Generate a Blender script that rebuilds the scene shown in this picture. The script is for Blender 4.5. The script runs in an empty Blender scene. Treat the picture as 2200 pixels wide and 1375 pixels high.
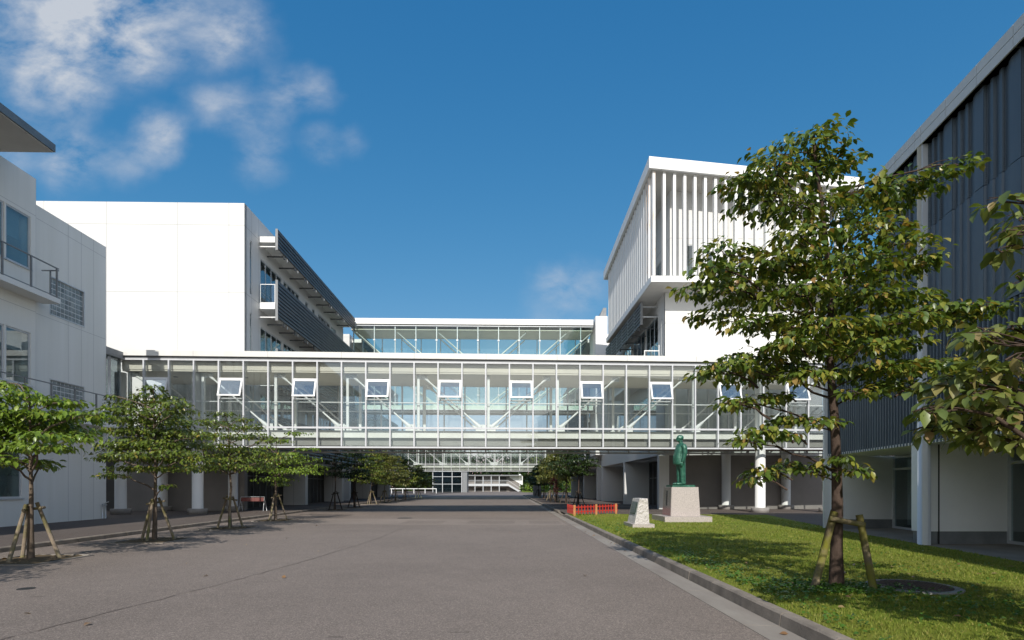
import bpy, math, random
import numpy as np
from mathutils import Vector, Matrix
R = math.radians
C = bpy.context.scene.collection
scene = bpy.context.scene

# ------------------------------------------------------------------ camera
FPX, HOR, EYE = 1190.0, 1046.0, 1.5          # focal length and horizon of the photograph, eye height
cam_d = bpy.data.cameras.new("camera")
cam_d.sensor_fit = 'HORIZONTAL'
cam_d.sensor_width = 36.0
cam_d.lens = FPX / 2200 * 36.0
cam_d.shift_y = (HOR - 687.5) / 2200
cam_d.clip_start = 0.1
cam_d.clip_end = 5000
cam = bpy.data.objects.new("camera", cam_d)
C.objects.link(cam)
cam.location = (0, 0, EYE)
cam.rotation_euler = (R(90), 0, 0)
scene.camera = cam

# ------------------------------------------------------------------ light
SUN_EL, SUN_AZ = 34.8, 1.8                    # light travels away from the camera and a little to the right
scene.view_settings.view_transform = 'Standard'
scene.view_settings.look = 'None'
scene.view_settings.exposure = 0.0
scene.view_settings.gamma = 1.0
sd = bpy.data.lights.new("sun", 'SUN')
sd.energy = 4.6
sd.angle = R(0.5)
sd.color = (1.0, 0.95, 0.87)
so = bpy.data.objects.new("sun", sd)
C.objects.link(so)
so.location = (0, -20, 40)
trav = Vector((math.sin(R(SUN_AZ)) * math.cos(R(SUN_EL)), math.cos(R(SUN_AZ)) * math.cos(R(SUN_EL)), -math.sin(R(SUN_EL))))
so.rotation_euler = trav.to_track_quat('-Z', 'Y').to_euler()

scene.cycles.max_bounces = 10
scene.cycles.diffuse_bounces = 4
scene.cycles.transparent_max_bounces = 64
scene.cycles.use_denoising = True
scene.cycles.caustics_reflective = False
scene.cycles.caustics_refractive = False

# ------------------------------------------------------------------ sky with fair weather clouds
world = bpy.data.worlds.new("World")
scene.world = world
world.use_nodes = True
nt = world.node_tree
nt.nodes.clear()
def N(t, kind, **kw):
    n = t.nodes.new(kind)
    for k, v in kw.items():
        setattr(n, k, v)
    return n
def math_node(t, op, a, b=None, c=None, clamp=False):
    n = t.nodes.new('ShaderNodeMath'); n.operation = op; n.use_clamp = clamp
    for i, v in enumerate((a, b, c)):
        if v is None: continue
        if isinstance(v, (int, float)): n.inputs[i].default_value = v
        else: t.links.new(v, n.inputs[i])
    return n.outputs[0]
SKY_STRENGTH = 0.12
out = N(nt, 'ShaderNodeOutputWorld')
bg = N(nt, 'ShaderNodeBackground')
bg.inputs['Strength'].default_value = SKY_STRENGTH
sky = N(nt, 'ShaderNodeTexSky', sky_type='NISHITA')
sky.sun_disc = False
sky.sun_elevation = R(SUN_EL)
# sun stands behind the camera: direction to the sun is -trav ; rotation 0 = +Y, clockwise seen from above
sky.sun_rotation = math.atan2(-trav.x, -trav.y)
sky.altitude = 0
sky.air_density = 1.0
sky.dust_density = 0.35
sky.ozone_density = 3.0
tc = N(nt, 'ShaderNodeTexCoord')
sep = N(nt, 'ShaderNodeSeparateXYZ')
nt.links.new(tc.outputs['Generated'], sep.inputs[0])
yy = math_node(nt, 'MAXIMUM', sep.outputs['Y'], 0.02)
u = math_node(nt, 'DIVIDE', sep.outputs['X'], yy)
v = math_node(nt, 'DIVIDE', sep.outputs['Z'], yy)
comb = N(nt, 'ShaderNodeCombineXYZ')
nt.links.new(u, comb.inputs[0]); nt.links.new(v, comb.inputs[1])
# warp the sky coordinates so that the clouds get torn edges
wn = N(nt, 'ShaderNodeTexNoise'); wn.inputs['Scale'].default_value = 10.0; wn.inputs['Detail'].default_value = 5.0
wn.inputs['Roughness'].default_value = 0.55
nt.links.new(comb.outputs[0], wn.inputs['Vector'])
ws = N(nt, 'ShaderNodeVectorMath', operation='SUBTRACT'); ws.inputs[1].default_value = (0.5, 0.5, 0.5)
nt.links.new(wn.outputs['Color'], ws.inputs[0])
wm = N(nt, 'ShaderNodeVectorMath', operation='MULTIPLY'); wm.inputs[1].default_value = (0.085, 0.065, 0.0)
nt.links.new(ws.outputs[0], wm.inputs[0])
wa = N(nt, 'ShaderNodeVectorMath', operation='ADD')
nt.links.new(comb.outputs[0], wa.inputs[0]); nt.links.new(wm.outputs[0], wa.inputs[1])
CLOUDS = [(90, 5, 190, .85), (250, 50, 150, .8), (310, 120, 70, .4), (400, 40, 120, .42), (100, 170, 110, .6), (520, 60, 85, .55),
          (470, 95, 60, .3), (180, 205, 60, .35), (345, 295, 62, .75), (500, 230, 58, .45), (440, 222, 50, .38), (615, 195, 62, .5),
          (690, 200, 46, .38), (570, 280, 66, .3), (155, 338, 75, .65), (265, 345, 60, .36), (560, 345, 55, .3), (690, 318, 45, .28),
          (760, 310, 36, .22), (1255, 612, 62, .5), (1180, 605, 40, .34), (1195, 655, 70, .3), (40, 330, 60, .3)]
total = None
for (px, py, r, s) in CLOUDS:
    d = N(nt, 'ShaderNodeVectorMath', operation='DISTANCE')
    nt.links.new(wa.outputs[0], d.inputs[0])
    d.inputs[1].default_value = ((px - 1100) / FPX, (HOR - py) / FPX, 0)
    mr = N(nt, 'ShaderNodeMapRange', interpolation_type='SMOOTHSTEP')
    mr.inputs['From Min'].default_value = 0.0; mr.inputs['From Max'].default_value = r / FPX * 1.38
    mr.inputs['To Min'].default_value = s; mr.inputs['To Max'].default_value = 0.0
    nt.links.new(d.outputs['Value'], mr.inputs['Value'])
    total = mr.outputs[0] if total is None else math_node(nt, 'ADD', total, mr.outputs[0])
fb = N(nt, 'ShaderNodeTexNoise'); fb.inputs['Scale'].default_value = 11.0; fb.inputs['Detail'].default_value = 10.0
fb.inputs['Roughness'].default_value = 0.60; fb.inputs['Distortion'].default_value = 0.15
fm = N(nt, 'ShaderNodeMapping'); fm.inputs['Scale'].default_value = (.75, 1.25, 1.0); fm.inputs['Rotation'].default_value = (0, 0, R(28))
nt.links.new(comb.outputs[0], fm.inputs['Vector']); nt.links.new(fm.outputs[0], fb.inputs['Vector'])
fr = N(nt, 'ShaderNodeMapRange'); fr.inputs['From Min'].default_value = 0.33; fr.inputs['From Max'].default_value = 0.70
fr.inputs['To Min'].default_value = 0.06; fr.inputs['To Max'].default_value = 1.45
nt.links.new(fb.outputs['Fac'], fr.inputs['Value'])
mask = math_node(nt, 'MULTIPLY', total, fr.outputs[0], clamp=True)
mask = math_node(nt, 'MULTIPLY', mask, math_node(nt, 'GREATER_THAN', sep.outputs['Y'], 0.03))
mask = math_node(nt, 'MULTIPLY', mask, 0.88)
# deep polarised blue: each channel of the sky gets its own response
ssep = N(nt, 'ShaderNodeSeparateColor'); nt.links.new(sky.outputs[0], ssep.inputs[0])
scomb = N(nt, 'ShaderNodeCombineColor')
for i, (gain, power, t_) in enumerate(((2.25, 1.48, .62), (.77, .74, .86), (.745, .49, 1.0))):
    lin = math_node(nt, 'MULTIPLY', ssep.outputs[i], .12 * t_)
    lin = math_node(nt, 'POWER', lin, power)
    nt.links.new(math_node(nt, 'MULTIPLY', lin, gain / SKY_STRENGTH), scomb.inputs[i])
mixc = N(nt, 'ShaderNodeMix', data_type='RGBA')
CLOUD = 0.66 / SKY_STRENGTH
mixc.inputs['B'].default_value = (CLOUD * 0.93, CLOUD * 0.98, CLOUD * 1.06, 1)
nt.links.new(mask, mixc.inputs['Factor'])
# unseen sky behind the camera: brightened, with cloud added as fill for shaded walls
rear = N(nt, 'ShaderNodeMapRange', interpolation_type='SMOOTHSTEP')
rear.inputs['From Min'].default_value = 0.12; rear.inputs['From Max'].default_value = -0.35
nt.links.new(sep.outputs['Y'], rear.inputs['Value'])
rn = N(nt, 'ShaderNodeTexNoise'); rn.inputs['Scale'].default_value = 2.6; rn.inputs['Detail'].default_value = 6.0
nt.links.new(tc.outputs['Generated'], rn.inputs['Vector'])
rr = N(nt, 'ShaderNodeMapRange', interpolation_type='SMOOTHSTEP')
rr.inputs['From Min'].default_value = 0.40; rr.inputs['From Max'].default_value = 0.58; rr.inputs['To Max'].default_value = 0.9
nt.links.new(rn.outputs['Fac'], rr.inputs['Value'])
rc = N(nt, 'ShaderNodeMix', data_type='RGBA')
rc.inputs['B'].default_value = (1.5 / SKY_STRENGTH, 1.45 / SKY_STRENGTH, 1.38 / SKY_STRENGTH, 1)
nt.links.new(rr.outputs[0], rc.inputs['Factor']); nt.links.new(sky.outputs[0], rc.inputs['A'])
allsky = N(nt, 'ShaderNodeMix', data_type='RGBA')
low = N(nt, 'ShaderNodeMapRange', interpolation_type='SMOOTHSTEP')
low.inputs['From Min'].default_value = 0.85; low.inputs['From Max'].default_value = 0.25; low.inputs['To Min'].default_value = 0.25
nt.links.new(sep.outputs['Z'], low.inputs['Value'])
nt.links.new(math_node(nt, 'MULTIPLY', rear.outputs[0], low.outputs[0]), allsky.inputs['Factor']); nt.links.new(scomb.outputs[0], allsky.inputs['A']); nt.links.new(rc.outputs['Result'], allsky.inputs['B'])
nt.links.new(allsky.outputs['Result'], mixc.inputs['A'])
nt.links.new(mixc.outputs['Result'], bg.inputs['Color'])
nt.links.new(bg.outputs[0], out.inputs['Surface'])

# ------------------------------------------------------------------ helpers
rng = np.random.default_rng(7)
random.seed(7)

def tag(o, label=None, cat=None, group=None, kind=None):
    if label: o['label'] = label
    if cat: o['category'] = cat
    if group: o['group'] = group
    if kind: o['kind'] = kind
    return o

def thing(name, loc, rz=0.0, label=None, cat=None, group=None):
    o = bpy.data.objects.new(name, None)
    C.objects.link(o)
    o.location = loc
    o.rotation_euler = (0, 0, R(rz))
    o.empty_display_size = 0.3
    return tag(o, label, cat, group)

WORLD = set()          # parts whose mesh is in world coordinates
class MB:
    """collects faces of ONE mesh object"""
    def __init__(s):
        s.v = []; s.f = []; s.m = []; s.s = []
    def face(s, pts, m=0, smooth=False):
        b = len(s.v)
        s.v.extend([tuple(p) for p in pts])
        s.f.append(tuple(range(b, b + len(pts)))); s.m.append(m); s.s.append(smooth)
    def hexa(s, p, m=0):
        b = len(s.v)
        s.v.extend([tuple(q) for q in p])
        for q in ((0, 3, 2, 1), (4, 5, 6, 7), (0, 1, 5, 4), (1, 2, 6, 5), (2, 3, 7, 6), (3, 0, 4, 7)):
            s.f.append(tuple(b + i for i in q)); s.m.append(m); s.s.append(False)
        return s
    def box(s, x0, x1, y0, y1, z0, z1, m=0):
        return s.hexa([(x0, y0, z0), (x1, y0, z0), (x1, y1, z0), (x0, y1, z0), (x0, y0, z1), (x1, y0, z1), (x1, y1, z1), (x0, y1, z1)], m)
    def tube(s, pts, rad, n=8, m=0, smooth=True, cap=True):
        pts = [Vector(p) for p in pts]
        if isinstance(rad, (int, float)): rad = [rad] * len(pts)
        b = len(s.v)
        a = None
        for i, p in enumerate(pts):
            t = (pts[min(i + 1, len(pts) - 1)] - pts[max(i - 1, 0)]).normalized()
            if a is None:
                a = t.cross(Vector((0, 0, 1)))
                if a.length < .2: a = t.cross(Vector((1, 0, 0)))
            a = a - t * a.dot(t)
            a.normalize(); c = t.cross(a).normalized()
            for k in range(n):
                w = 2 * math.pi * k / n
                s.v.append(tuple(p + (a * math.cos(w) + c * math.sin(w)) * rad[i]))
        for i in range(len(pts) - 1):
            for k in range(n):
                k2 = (k + 1) % n
                s.f.append((b + i * n + k, b + i * n + k2, b + (i + 1) * n + k2, b + (i + 1) * n + k)); s.m.append(m); s.s.append(smooth)
        if cap:
            s.f.append(tuple(b + k for k in range(n))); s.m.append(m); s.s.append(False)
            e = b + (len(pts) - 1) * n
            s.f.append(tuple(e + k for k in reversed(range(n)))); s.m.append(m); s.s.append(False)
        return s
    def lathe(s, prof, n=24, m=0, c=(0, 0), smooth=True):
        b = len(s.v)
        for (r, z) in prof:
            for k in range(n):
                w = 2 * math.pi * k / n
                s.v.append((c[0] + r * math.cos(w), c[1] + r * math.sin(w), z))
        for i in range(len(prof) - 1):
            for k in range(n):
                k2 = (k + 1) % n
                s.f.append((b + i * n + k, b + i * n + k2, b + (i + 1) * n + k2, b + (i + 1) * n + k)); s.m.append(m); s.s.append(smooth)
        s.f.append(tuple(b + k for k in reversed(range(n)))); s.m.append(m); s.s.append(False)
        e = b + (len(prof) - 1) * n
        s.f.append(tuple(e + k for k in range(n))); s.m.append(m); s.s.append(False)
        return s
    def skin(s, O, U, Nn, us, zs, holes, th, m=0):
        """a wall skin with rectangular openings: O outer origin, U along, Nn outward normal; holes = (u0,u1,z0,z1)"""
        O, U, Nn = Vector(O), Vector(U), Vector(Nn)
        us = sorted(set([us[0], us[1]] + [h[0] for h in holes] + [h[1] for h in holes]))
        zs = sorted(set([zs[0], zs[1]] + [h[2] for h in holes] + [h[3] for h in holes]))
        def full(i, j):
            if i < 0 or j < 0 or i >= len(us) - 1 or j >= len(zs) - 1: return False
            cu, cz = (us[i] + us[i + 1]) / 2, (zs[j] + zs[j + 1]) / 2
            return not any(h[0] < cu < h[1] and h[2] < cz < h[3] for h in holes)
        def P(u_, z_, d): return O + U * u_ + Vector((0, 0, z_)) - Nn * d
        for i in range(len(us) - 1):
            for j in range(len(zs) - 1):
                if not full(i, j): continue
                a, b_, c, d = us[i], us[i + 1], zs[j], zs[j + 1]
                s.face([P(a, c, 0), P(b_, c, 0), P(b_, d, 0), P(a, d, 0)], m)
                s.face([P(a, c, th), P(a, d, th), P(b_, d, th), P(b_, c, th)], m)
                if not full(i - 1, j): s.face([P(a, c, 0), P(a, d, 0), P(a, d, th), P(a, c, th)], m)
                if not full(i + 1, j): s.face([P(b_, c, 0), P(b_, c, th), P(b_, d, th), P(b_, d, 0)], m)
                if not full(i, j - 1): s.face([P(a, c, 0), P(a, c, th), P(b_, c, th), P(b_, c, 0)], m)
                if not full(i, j + 1): s.face([P(a, d, 0), P(b_, d, 0), P(b_, d, th), P(a, d, th)], m)
        return s
    def build(s, name, mat, parent=None, world_coords=False):
        me = bpy.data.meshes.new(name)
        me.from_pydata(s.v, [], s.f)
        mats = mat if isinstance(mat, (list, tuple)) else [mat]
        for mm in mats: me.materials.append(mm)
        me.polygons.foreach_set('material_index', s.m)
        me.polygons.foreach_set('use_smooth', s.s)
        me.update()
        o = bpy.data.objects.new(name, me)
        C.objects.link(o)
        if parent is not None:
            o.parent = parent
            if world_coords:
                root = parent
                mw = Matrix.Identity(4)
                while root is not None and root.name not in WORLD:
                    mw = Matrix.LocRotScale(root.location, root.rotation_euler, root.scale) @ mw
                    root = root.parent
                o.matrix_parent_inverse = mw.inverted()
                WORLD.add(o.name)
        return o

def copy_part(o, parent, loc=None):
    c = o.copy(); C.objects.link(c); c.parent = parent
    if loc is not None: c.location = loc
    for ch in list(o.children):
        copy_part(ch, c)
    return c

def V(px, py, Y):        # a point of the photograph at distance Y
    return Vector(((px - 1100) / FPX * Y, Y, EYE + (HOR - py) / FPX * Y))

# ------------------------------------------------------------------ materials
def new_mat(name):
    m = bpy.data.materials.new(name); m.use_nodes = True
    t = m.node_tree
    for n in list(t.nodes): t.nodes.remove(n)
    o = t.nodes.new('ShaderNodeOutputMaterial')
    return m, t, o
def principled(t, o, col=(.5, .5, .5), rough=.6, metal=0.0, spec=.5):
    p = t.nodes.new('ShaderNodeBsdfPrincipled')
    p.inputs['Base Color'].default_value = (*col, 1); p.inputs['Roughness'].default_value = rough
    p.inputs['Metallic'].default_value = metal; p.inputs['Specular IOR Level'].default_value = spec
    t.links.new(p.outputs[0], o.inputs['Surface'])
    return p
def noise(t, scale, detail=4, rough=.55, vec=None, coord='Object'):
    n = t.nodes.new('ShaderNodeTexNoise'); n.inputs['Scale'].default_value = scale
    n.inputs['Detail'].default_value = detail; n.inputs['Roughness'].default_value = rough
    if vec is None:
        c = t.nodes.new('ShaderNodeTexCoord'); vec = c.outputs[coord]
    t.links.new(vec, n.inputs['Vector'])
    return n.outputs['Fac']
def scaled(t, sx, sy, sz, coord='Object'):
    c = t.nodes.new('ShaderNodeTexCoord'); m = t.nodes.new('ShaderNodeMapping')
    m.inputs['Scale'].default_value = (sx, sy, sz)
    t.links.new(c.outputs[coord], m.inputs['Vector'])
    return m.outputs[0]
def ramp(t, fac, stops):
    r = t.nodes.new('ShaderNodeValToRGB')
    while len(r.color_ramp.elements) < len(stops): r.color_ramp.elements.new(0.5)
    for e, (p, c) in zip(r.color_ramp.elements, stops):
        e.position = p; e.color = (*c, 1)
    t.links.new(fac, r.inputs['Fac'])
    return r.outputs['Color']
def mixcol(t, fac, a, b, mode='MIX'):
    m = t.nodes.new('ShaderNodeMix'); m.data_type = 'RGBA'; m.blend_type = mode
    for sock, val in (('Factor', fac), ('A', a), ('B', b)):
        if isinstance(val, (int, float)): m.inputs[sock].default_value = val
        elif isinstance(val, tuple): m.inputs[sock].default_value = (*val, 1)
        else: t.links.new(val, m.inputs[sock])
    return m.outputs['Result']
def bump(t, p, h, strength=.3, dist=.02):
    b = t.nodes.new('ShaderNodeBump'); b.inputs['Strength'].default_value = strength; b.inputs['Distance'].default_value = dist
    t.links.new(h, b.inputs['Height']); t.links.new(b.outputs[0], p.inputs['Normal'])
def mat_noise(name, c0, c1, scale=3, rough=.6, metal=0, spec=.5, bmp=0, bscale=None, detail=5, vec=None, lo=.35, hi=.65):
    m, t, o = new_mat(name)
    p = principled(t, o, c0, rough, metal, spec)
    vv = scaled(t, *vec) if vec else None
    f = noise(t, scale, detail, .6, vv)
    t.links.new(ramp(t, f, [(lo, c0), (hi, c1)]), p.inputs['Base Color'])
    if bmp: bump(t, p, noise(t, bscale or scale * 6, 4), bmp, .02)
    return m
def mat_wall(name, base, xs=(), ys=(), zs=(), w=.008, streak=.10, joint=(.42, .42, .42), rough=.55):
    """painted wall: panel joints at given local coordinates, faint rain streaks"""
    m, t, o = new_mat(name)
    p = principled(t, o, base, rough, 0, .4)
    st = noise(t, 1.0, 6, .65, scaled(t, 2.2, 2.2, .12))
    big = noise(t, .35, 3)
    dark = tuple(c * (1 - streak * 1.6) for c in base[:2]) + (base[2] * (1 - streak * 1.9),)
    col = mixcol(t, math_node(t, 'MULTIPLY', st, .9), base, dark)
    col = mixcol(t, math_node(t, 'MULTIPLY', big, .35), col, dark)
    c = t.nodes.new('ShaderNodeTexCoord'); s3 = t.nodes.new('ShaderNodeSeparateXYZ')
    t.links.new(c.outputs['Object'], s3.inputs[0])
    line = None
    for ax, vals in (('X', xs), ('Y', ys), ('Z', zs)):
        for val in vals:
            l = math_node(t, 'COMPARE', s3.outputs[ax], float(val), w)
            line = l if line is None else math_node(t, 'MAXIMUM', line, l)
    if line is not None: col = mixcol(t, math_node(t, 'MULTIPLY', line, .75), col, joint)
    t.links.new(col, p.inputs['Base Color'])
    bump(t, p, noise(t, 30, 3), .06, .01)
    return m
def mat_glass(name, tint=(.93, .97, .95), refl=.06, rough=.0, grime=0.0):
    m, t, o = new_mat(name)
    tr = t.nodes.new('ShaderNodeBsdfTransparent'); tr.inputs['Color'].default_value = (*tint, 1)
    gl = t.nodes.new('ShaderNodeBsdfGlossy'); gl.inputs['Roughness'].default_value = rough
    gl.inputs['Color'].default_value = (.95, .98, 1, 1)
    lw = t.nodes.new('ShaderNodeLayerWeight'); lw.inputs['Blend'].default_value = .5
    f = math_node(t, 'POWER', lw.outputs['Facing'], 4.0)
    f = math_node(t, 'MULTIPLY_ADD', f, .85, refl, clamp=True)
    mx = t.nodes.new('ShaderNodeMixShader')
    t.links.new(f, mx.inputs[0]); t.links.new(tr.outputs[0], mx.inputs[1]); t.links.new(gl.outputs[0], mx.inputs[2])
    if grime:
        df = t.nodes.new('ShaderNodeBsdfDiffuse'); df.inputs['Color'].default_value = (.6, .62, .6, 1)
        m2 = t.nodes.new('ShaderNodeMixShader')
        g = math_node(t, 'MULTIPLY', noise(t, 1.2, 5, .6, scaled(t, 1.5, 1.5, .25)), grime)
        t.links.new(g, m2.inputs[0]); t.links.new(mx.outputs[0], m2.inputs[1]); t.links.new(df.outputs[0], m2.inputs[2])
        mx = m2
    t.links.new(mx.outputs[0], o.inputs['Surface'])
    return m
def mat_leaf(name, stops, trans=.35):
    m, t, o = new_mat(name)
    g = t.nodes.new('ShaderNodeNewGeometry')
    col = ramp(t, g.outputs['Random Per Island'], stops)
    n2 = noise(t, .9, 2)
    col = mixcol(t, math_node(t, 'MULTIPLY', n2, .5), col, stops[0][1])
    p = principled(t, o, (.1, .2, .05), .36, 0, .5)
    t.links.new(col, p.inputs['Base Color'])
    tl = t.nodes.new('ShaderNodeBsdfTranslucent')
    br = t.nodes.new('ShaderNodeMix'); br.data_type = 'RGBA'; br.blend_type = 'MULTIPLY'; br.inputs['Factor'].default_value = 1
    t.links.new(col, br.inputs['A']); br.inputs['B'].default_value = (1.5, 1.5, .7, 1)
    t.links.new(br.outputs['Result'], tl.inputs['Color'])
    mx = t.nodes.new('ShaderNodeMixShader'); mx.inputs[0].default_value = trans
    t.links.new(p.outputs[0], mx.inputs[1]); t.links.new(tl.outputs[0], mx.inputs[2])
    t.links.new(mx.outputs[0], o.inputs['Surface'])
    return m

WHITE = (.80, .80, .79)
M = {}
M['white'] = mat_wall('white_paint', WHITE, streak=.06)
M['white_metal'] = mat_noise('white_metal', (.80, .80, .79), (.72, .73, .73), 2.5, .4)
M['alu'] = mat_noise('aluminium', (.60, .62, .64), (.52, .55, .58), 3, .35, .25)
M['alu_dark'] = mat_noise('grey_frame', (.22, .23, .24), (.17, .18, .19), 3, .45)
M['louver'] = mat_noise('louver_metal', (.055, .062, .068), (.085, .092, .10), 2.0, .42, .15)
M['slate'] = mat_noise('slate_metal', (.100, .135, .170), (.082, .110, .140), 1.2, .5, .1, vec=(2, 2, .3))
M['slate_light'] = mat_noise('pale_grey_metal', (.70, .72, .74), (.64, .66, .69), 1.5, .45, .1, vec=(2, 2, .3))
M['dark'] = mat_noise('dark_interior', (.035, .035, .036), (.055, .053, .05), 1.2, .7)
M['black'] = mat_noise('black_joint', (.02, .02, .02), (.03, .03, .03), 4, .7)
M['interior'] = mat_noise('room_wall', (.34, .33, .30), (.24, .24, .22), .8, .8)
M['blind'] = mat_noise('roller_blind', (.62, .62, .58), (.55, .55, .52), 1.0, .8)
M['concrete'] = mat_noise('concrete', (.33, .31, .29), (.24, .225, .21), 2.2, .85, bmp=.25, bscale=40)
M['base_wall'] = mat_noise('base_shade_and_gallery_grey', (.24, .222, .207), (.20, .186, .175), .6, .8)  # bridge shade put into the base wall colour; also the gallery house's own grey
M['soffit'] = mat_noise('soffit_board', (.52, .50, .47), (.46, .44, .41), 1.2, .7)
M['ceiling'] = mat_noise('ceiling_board', (.66, .61, .53), (.60, .56, .49), .7, .8)
M['glass'] = mat_glass('clear_glass', (.945, .968, .962), .06, 0, .035)
M['glass_vent'] = mat_glass('vent_glass', (.92, .96, .96), .26, 0, .03)
M['roof_edge'] = mat_noise('blue_grey_fascia', (.15, .19, .225), (.12, .155, .185), 1.2, .5)
M['glass_green'] = mat_glass('green_glass', (.91, .965, .945), .04)
M['glass_win'] = mat_glass('window_glass', (.72, .80, .82), .10)
M['glass_dark'] = mat_glass('tinted_glass', (.45, .50, .52), .06)
def mat_asphalt(name, c, speck=.5, patchy=.5):
    m, t, o = new_mat(name)
    p = principled(t, o, c, .85, 0, .3)
    big = noise(t, .22, 5, .6)
    mid = noise(t, 2.1, 4, .6)
    dk = tuple(x * .80 for x in c); lt = tuple(min(1, x * 1.13) for x in c)
    col = ramp(t, big, [(.3, dk), (.5, c), (.72, lt)])
    col = mixcol(t, math_node(t, 'MULTIPLY', math_node(t, 'SUBTRACT', mid, .42, clamp=True), patchy * 2.2), col, tuple(x * .72 for x in c))
    vo = t.nodes.new('ShaderNodeTexVoronoi'); vo.inputs['Scale'].default_value = 95
    t.links.new(scaled(t, 1, 1, 1), vo.inputs['Vector'])
    sp = t.nodes.new('ShaderNodeSeparateColor'); t.links.new(vo.outputs['Color'], sp.inputs[0])
    l = math_node(t, 'GREATER_THAN', sp.outputs[0], .80)
    d = math_node(t, 'LESS_THAN', sp.outputs[0], .30)
    col = mixcol(t, math_node(t, 'MULTIPLY', l, speck), col, tuple(min(1, x * 1.9) for x in c))
    col = mixcol(t, math_node(t, 'MULTIPLY', d, speck), col, tuple(x * .5 for x in c))
    # scattered dark flecks and oil spots
    fl = noise(t, 1.0, 2, .5, scaled(t, 1.3, 5.5, 1))
    col = mixcol(t, math_node(t, 'MULTIPLY', math_node(t, 'GREATER_THAN', fl, .735), .45), col, tuple(x * .35 for x in c))
    t.links.new(col, p.inputs['Base Color'])
    bump(t, p, noise(t, 75, 3), .55, .012)
    return m
M['asphalt'] = mat_asphalt('asphalt_road', (.214, .177, .152), .48)
M['asphalt_patch'] = mat_asphalt('asphalt_patch', (.255, .212, .182), .25)
M['asphalt_dark'] = mat_asphalt('asphalt_footway', (.120, .098, .086), .4)
M['seam'] = mat_noise('tar_seam', (.13, .105, .09), (.19, .155, .13), 3, .8)
M['paving'] = mat_noise('brown_paving', (.27, .24, .20), (.20, .175, .145), 1.1, .85, bmp=.2, bscale=30)
M['gutter'] = mat_noise('gutter_concrete', (.30, .27, .235), (.22, .19, .165), 1.6, .85, bmp=.3, bscale=50, vec=(1, .35, 1))
M['kerb'] = mat_noise('kerb_concrete', (.28, .24, .20), (.17, .145, .12), 2.8, .9, bmp=.4, bscale=45)
M['soil'] = mat_noise('tree_pit_soil', (.075, .055, .03), (.14, .10, .055), 6, .95, bmp=.8, bscale=30)
def grass_mat():
    m, t, o = new_mat('lawn_turf')
    p = principled(t, o, (.1, .15, .03), .9, 0, .15)
    a = noise(t, .55, 5, .65); b = noise(t, 5, 5, .7); c = noise(t, 40, 3, .6)
    col = ramp(t, a, [(.30, (.14, .195, .02)), (.47, (.21, .245, .03)), (.62, (.29, .27, .058)), (.78, (.33, .26, .095))])
    col = mixcol(t, math_node(t, 'MULTIPLY', b, .7), col, (.11, .175, .018))
    col = mixcol(t, math_node(t, 'MULTIPLY', math_node(t, 'SUBTRACT', c, .45, clamp=True), 2.0), col, (.06, .085, .014))
    t.links.new(col, p.inputs['Base Color'])
    bump(t, p, noise(t, 60, 3), .8, .03)
    return m
M['turf'] = grass_mat()

def kx(y): return 2.96 - .0115 * y           # right kerb, road face
def lx(y): return -11.2 - .035 * y           # left kerb, road face
def sheet(name, pts, z, mat):
    mb = MB(); mb.face([(x, y, z) for x, y in pts]); o = mb.build(name, mat)
    tag(o, kind='structure'); return o
sheet('ground', [(-900, -200), (900, -200), (900, 2200), (-900, 2200)], -.012, M['asphalt_dark'])
ys = [-12, 0, 20, 40, 60, 95]
road = [(lx(y), y) for y in ys] + [(-12, 185), (14, 185)] + [(kx(y) - .38, y) for y in reversed(ys)]
sheet('road', road, 0.0, M['asphalt'])
sheet('road_patch', [(lx(21.6) + 2.9, 22.3), (kx(21.5) - .55, 21.5), (kx(25.3) - .55, 25.3), (lx(25.3) + 3.4, 25.9)], .004, M['asphalt_patch'])
# resealed rectangles inside the patch and a wandering tar seam down the road
mb = MB()
for (a, b) in ((-4.6, -2.9), (-1.9, 0.1), (0.7, 2.0)):
    mb.face([(a, 22.6, .008), (b, 22.6, .008), (b + .05, 24.4, .008), (a + .05, 24.4, .008)])
tag(mb.build('resealed_strip', M['asphalt']), kind='structure')
mb = MB()
seam = [(-5.2, 4.2), (-4.9, 6.0), (-4.55, 8.2), (-4.3, 10.0), (-4.1, 12.2), (-3.95, 14.5), (-3.9, 16.5), (-3.95, 19), (-4.0, 21.4)]
fine = []
for i in range(len(seam) - 1):
    for k in range(8):
        f = k / 8
        fine.append((seam[i][0] * (1 - f) + seam[i + 1][0] * f + random.uniform(-.03, .03), seam[i][1] * (1 - f) + seam[i + 1][1] * f))
for a, b in zip(fine, fine[1:]):
    w = random.uniform(.003, .016)
    mb.face([(a[0] - w, a[1], .005), (a[0] + w, a[1], .005), (b[0] + w, b[1], .005), (b[0] - w, b[1], .005)])
tag(mb.build('tar_seam', M['seam']), kind='structure')

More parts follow.
